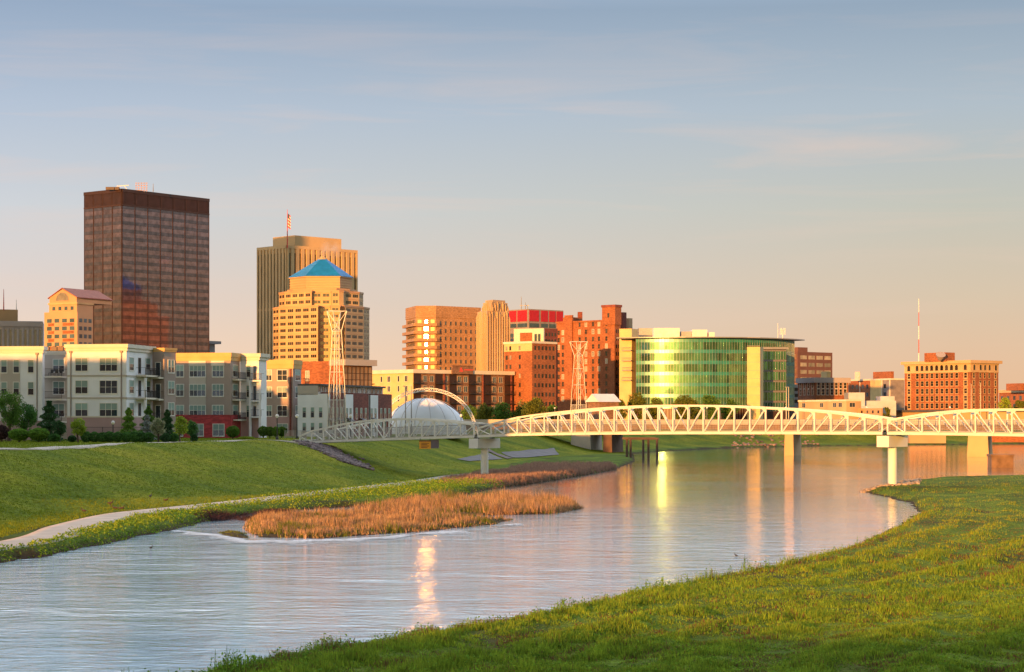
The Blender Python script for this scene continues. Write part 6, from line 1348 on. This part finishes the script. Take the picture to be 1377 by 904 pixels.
# ---------------------------------------------------------------- geese on the lawn, ducks on the water
def bird(name, px, py, z, s, rz, lab, grp, mt, sit=False):
    x, y = at(px, py, z); zz_ = max(H(x, y), 0); me = bpy.data.meshes.new(name)
    h = .10 if sit else .42
    s *= .62; v = [(0,0,h+.18), (.26,0,h+.21), (.38,0,h+.32), (.42,0,h+.50), (.46,0,h+.62), (.57,0,h+.60), (-.28,0,h+.16), (-.48,0,h+.18)]; r_ = [.19,.15,.09,.055,.065,.022,.14,.03]; e = [(0,1),(1,2),(2,3),(3,4),(4,5),(0,6),(6,7)]
    if not sit:
        for sy in (-.09,.09): k = len(v); v += [(0,sy,h+.02), (.02,sy,h*.5), (0,sy,.03), (.10,sy,.02)]; r_ += [.06,.03,.02,.025]; e += [(0,k),(k,k+1),(k+1,k+2),(k+2,k+3)]
    me.from_pydata([(a*s,b_*s,c*s) for a,b_,c in v], e, []); o = link(name, me, None, (x, y, zz_-.02*s if z > 0 else -.03), rz); me.materials.append(mt)
    sk = o.modifiers.new('skin', 'SKIN'); o.modifiers.new('smooth', 'SUBSURF').levels = 1; o.modifiers['smooth'].render_levels = 1
    for i, q in enumerate(me.skin_vertices[0].data): q.radius = (r_[i]*s, r_[i]*s*.9); q.use_root = (i == 0)
    tag(o, lab, 'goose' if name == 'goose' else 'duck', grp)
gm_ = mat('brown_goose_feathers', (.06,.038,.028), .85, var=.4, scale=5); dm_ = mat('dark_duck_feathers', (.04,.035,.035), .8, var=.3, scale=5)
for q in [('goose',148,672,1.3,.95,.4,'goose standing with raised neck beside the riverside path','geese on the lawn',gm_,False),('goose',155,675,1.2,.9,3.4,'goose resting just right of the standing goose','geese on the lawn',gm_,True),('goose',163,675,1.2,.9,.2,'rightmost goose of the three by the riverside path','geese on the lawn',gm_,True),('goose',113,680.5,1.1,.9,2.8,'lone goose resting left of the three by the path','geese on the lawn',gm_,True),('goose',202,611.5,5.0,.8,1.2,'dark goose standing high on the levee crest','geese on the lawn',dm_,False),('goose',223,613,4.9,.8,.1,'brown goose resting high on the levee beside the dark one','geese on the lawn',gm_,True),
 ('duck',203,738,0,.6,1.2,'small dark duck swimming off the left bank','ducks on the river',dm_,True),('duck',324,670,.7,.6,2.2,'dark duck standing where the path meets the yellow weeds','ducks by the path',dm_,False),('duck',990,748,0,.5,2.2,'tiny duck far out on the bright water near the right bank','ducks on the river',dm_,True),
 ('duck',458,657,.7,.6,.2,'dark duck on the path above the green weeds, right of a pair','ducks by the path',dm_,False),('duck',421,659,.7,.6,3.2,'brown duck on the path above the green weeds, left of a pair','ducks by the path',gm_,True)]: bird(*q)
# steam over the pyramid tower: a soft cloud
import bmesh
bm = bmesh.new(); bmesh.ops.create_icosphere(bm, subdivisions=3, radius=1); me = bpy.data.meshes.new('steam'); bm.to_mesh(me); bm.free()
o = link('steam', me, None, (K(445)*1080, 1080, zat(335, 1080)), 0); o.scale = (6.5, 5, 7.5); o.rotation_euler = (0, R(50), 0); sm = bpy.data.materials.new('steam'); sm.use_nodes = True; t = sm.node_tree; t.nodes.clear()
pv = N(t, 'ShaderNodeVolumePrincipled'); pv.inputs['Color'].default_value = (.95,.9,.85,1); pv.inputs['Anisotropy'].default_value = .0; tc = N(t, 'ShaderNodeTexCoord'); n = N(t, 'ShaderNodeTexNoise'); n.inputs['Scale'].default_value = 1.6; n.inputs['Detail'].default_value = 3; t.links.new(tc.outputs['Object'], n.inputs[0])
ln = N(t, 'ShaderNodeVectorMath', operation='LENGTH'); t.links.new(tc.outputs['Object'], ln.inputs[0]); m1 = N(t, 'ShaderNodeMapRange'); m1.inputs[1].default_value = 1; m1.inputs[2].default_value = .1; t.links.new(ln.outputs['Value'], m1.inputs[0]); m2 = N(t, 'ShaderNodeMapRange'); m2.inputs[1].default_value = .47; m2.inputs[2].default_value = .75; m2.inputs[4].default_value = .30; t.links.new(n.outputs[0], m2.inputs[0]); mu = N(t, 'ShaderNodeMath', operation='MULTIPLY'); t.links.new(m1.outputs[0], mu.inputs[0]); t.links.new(m2.outputs[0], mu.inputs[1]); t.links.new(mu.outputs[0], pv.inputs['Density']); mo = N(t, 'ShaderNodeOutputMaterial'); t.links.new(pv.outputs[0], mo.inputs['Volume']); me.materials.append(sm)
tag(o, 'thin drift of steam beside the top of the blue pyramid', 'steam', kind='stuff')
# ---------------------------------------------------------------- outside the frame: the camera's bridge, and a slab and trees added for shade
ca, sa_ = math.cos(SUN_AZ), math.sin(SUN_AZ)
def ac(a, c): return (c*ca+a*sa_, -c*sa_+a*ca)     # a: distance along the sunlight, c: across it
b = Bld('apartment_building', 'long unseen brick slab added on the left bank to shade the apartments', 'apartment building', (*ac(100,-142), AZ)); pl = [ac(100,-245), ac(100,-101), ac(114,-101), ac(114,-245)]  # unseen slab, added as shade caster for the left bank and apartments
w = MB(); w.prism(pl, 3, 28.5); b.part(w, 'wall', M['brownbrick']); b.grid(Face(pl[0], pl[1]), 20, 4, 7, 27, winmesh(1.6,1.8,2,1,.1,'winframe','wdark'), 1); b.finish()
bd = empty('road_bridge', (0, -6, 6)); tag(bd, 'concrete road bridge the photograph is taken from', 'bridge'); m_ = MB(); m_.box((-60,-14,5.6),(60,-1.2,6.4)); m_.build('deck', M['concrete'], bd); m_ = MB(); m_.box((-60,-1.5,6.403),(60,-1.2,7.5)); m_.box((-60,-14,6.403),(60,-13.7,7.5)); m_.build('parapet', M['concrete'], bd)
for x in (-45,-15,15,45): m_ = MB(); m_.box((x-.8,-13,-1),(x+.8,-2,5.597)); m_.build('pier', M['concrete'], bd)
for q, (a, c, h_) in enumerate(((-60,-9,12),(-64,12,13))):  # two trees added out of view to dapple the near bank
    x, y = ac(a, c); t = empty('leafy_tree', (x, y, 1.5)); tag(t, 'tall unseen tree added for shade behind the viewer, beyond the road bridge, %s of two' % ('left','right')[q], 'tree', 'added shade trees behind the road bridge'); rng = np.random.default_rng(q)
    C = rng.normal(size=(3000,3)); C /= np.linalg.norm(C, axis=1)[:,None]; C = C*rng.uniform(.4,1,(3000,1))*np.array([5,5,h_*.36]); C[:,2] += h_*.62; V, Fa = leafquads(C, .3, rng); link('crown', npmesh('crown', V, Fa, L['green']), t); m_ = MB(); m_.tube((0,0,-1),(0,0,h_*.7),.4,.15,8); m_.build('trunk', M['bark'], t, local=True)
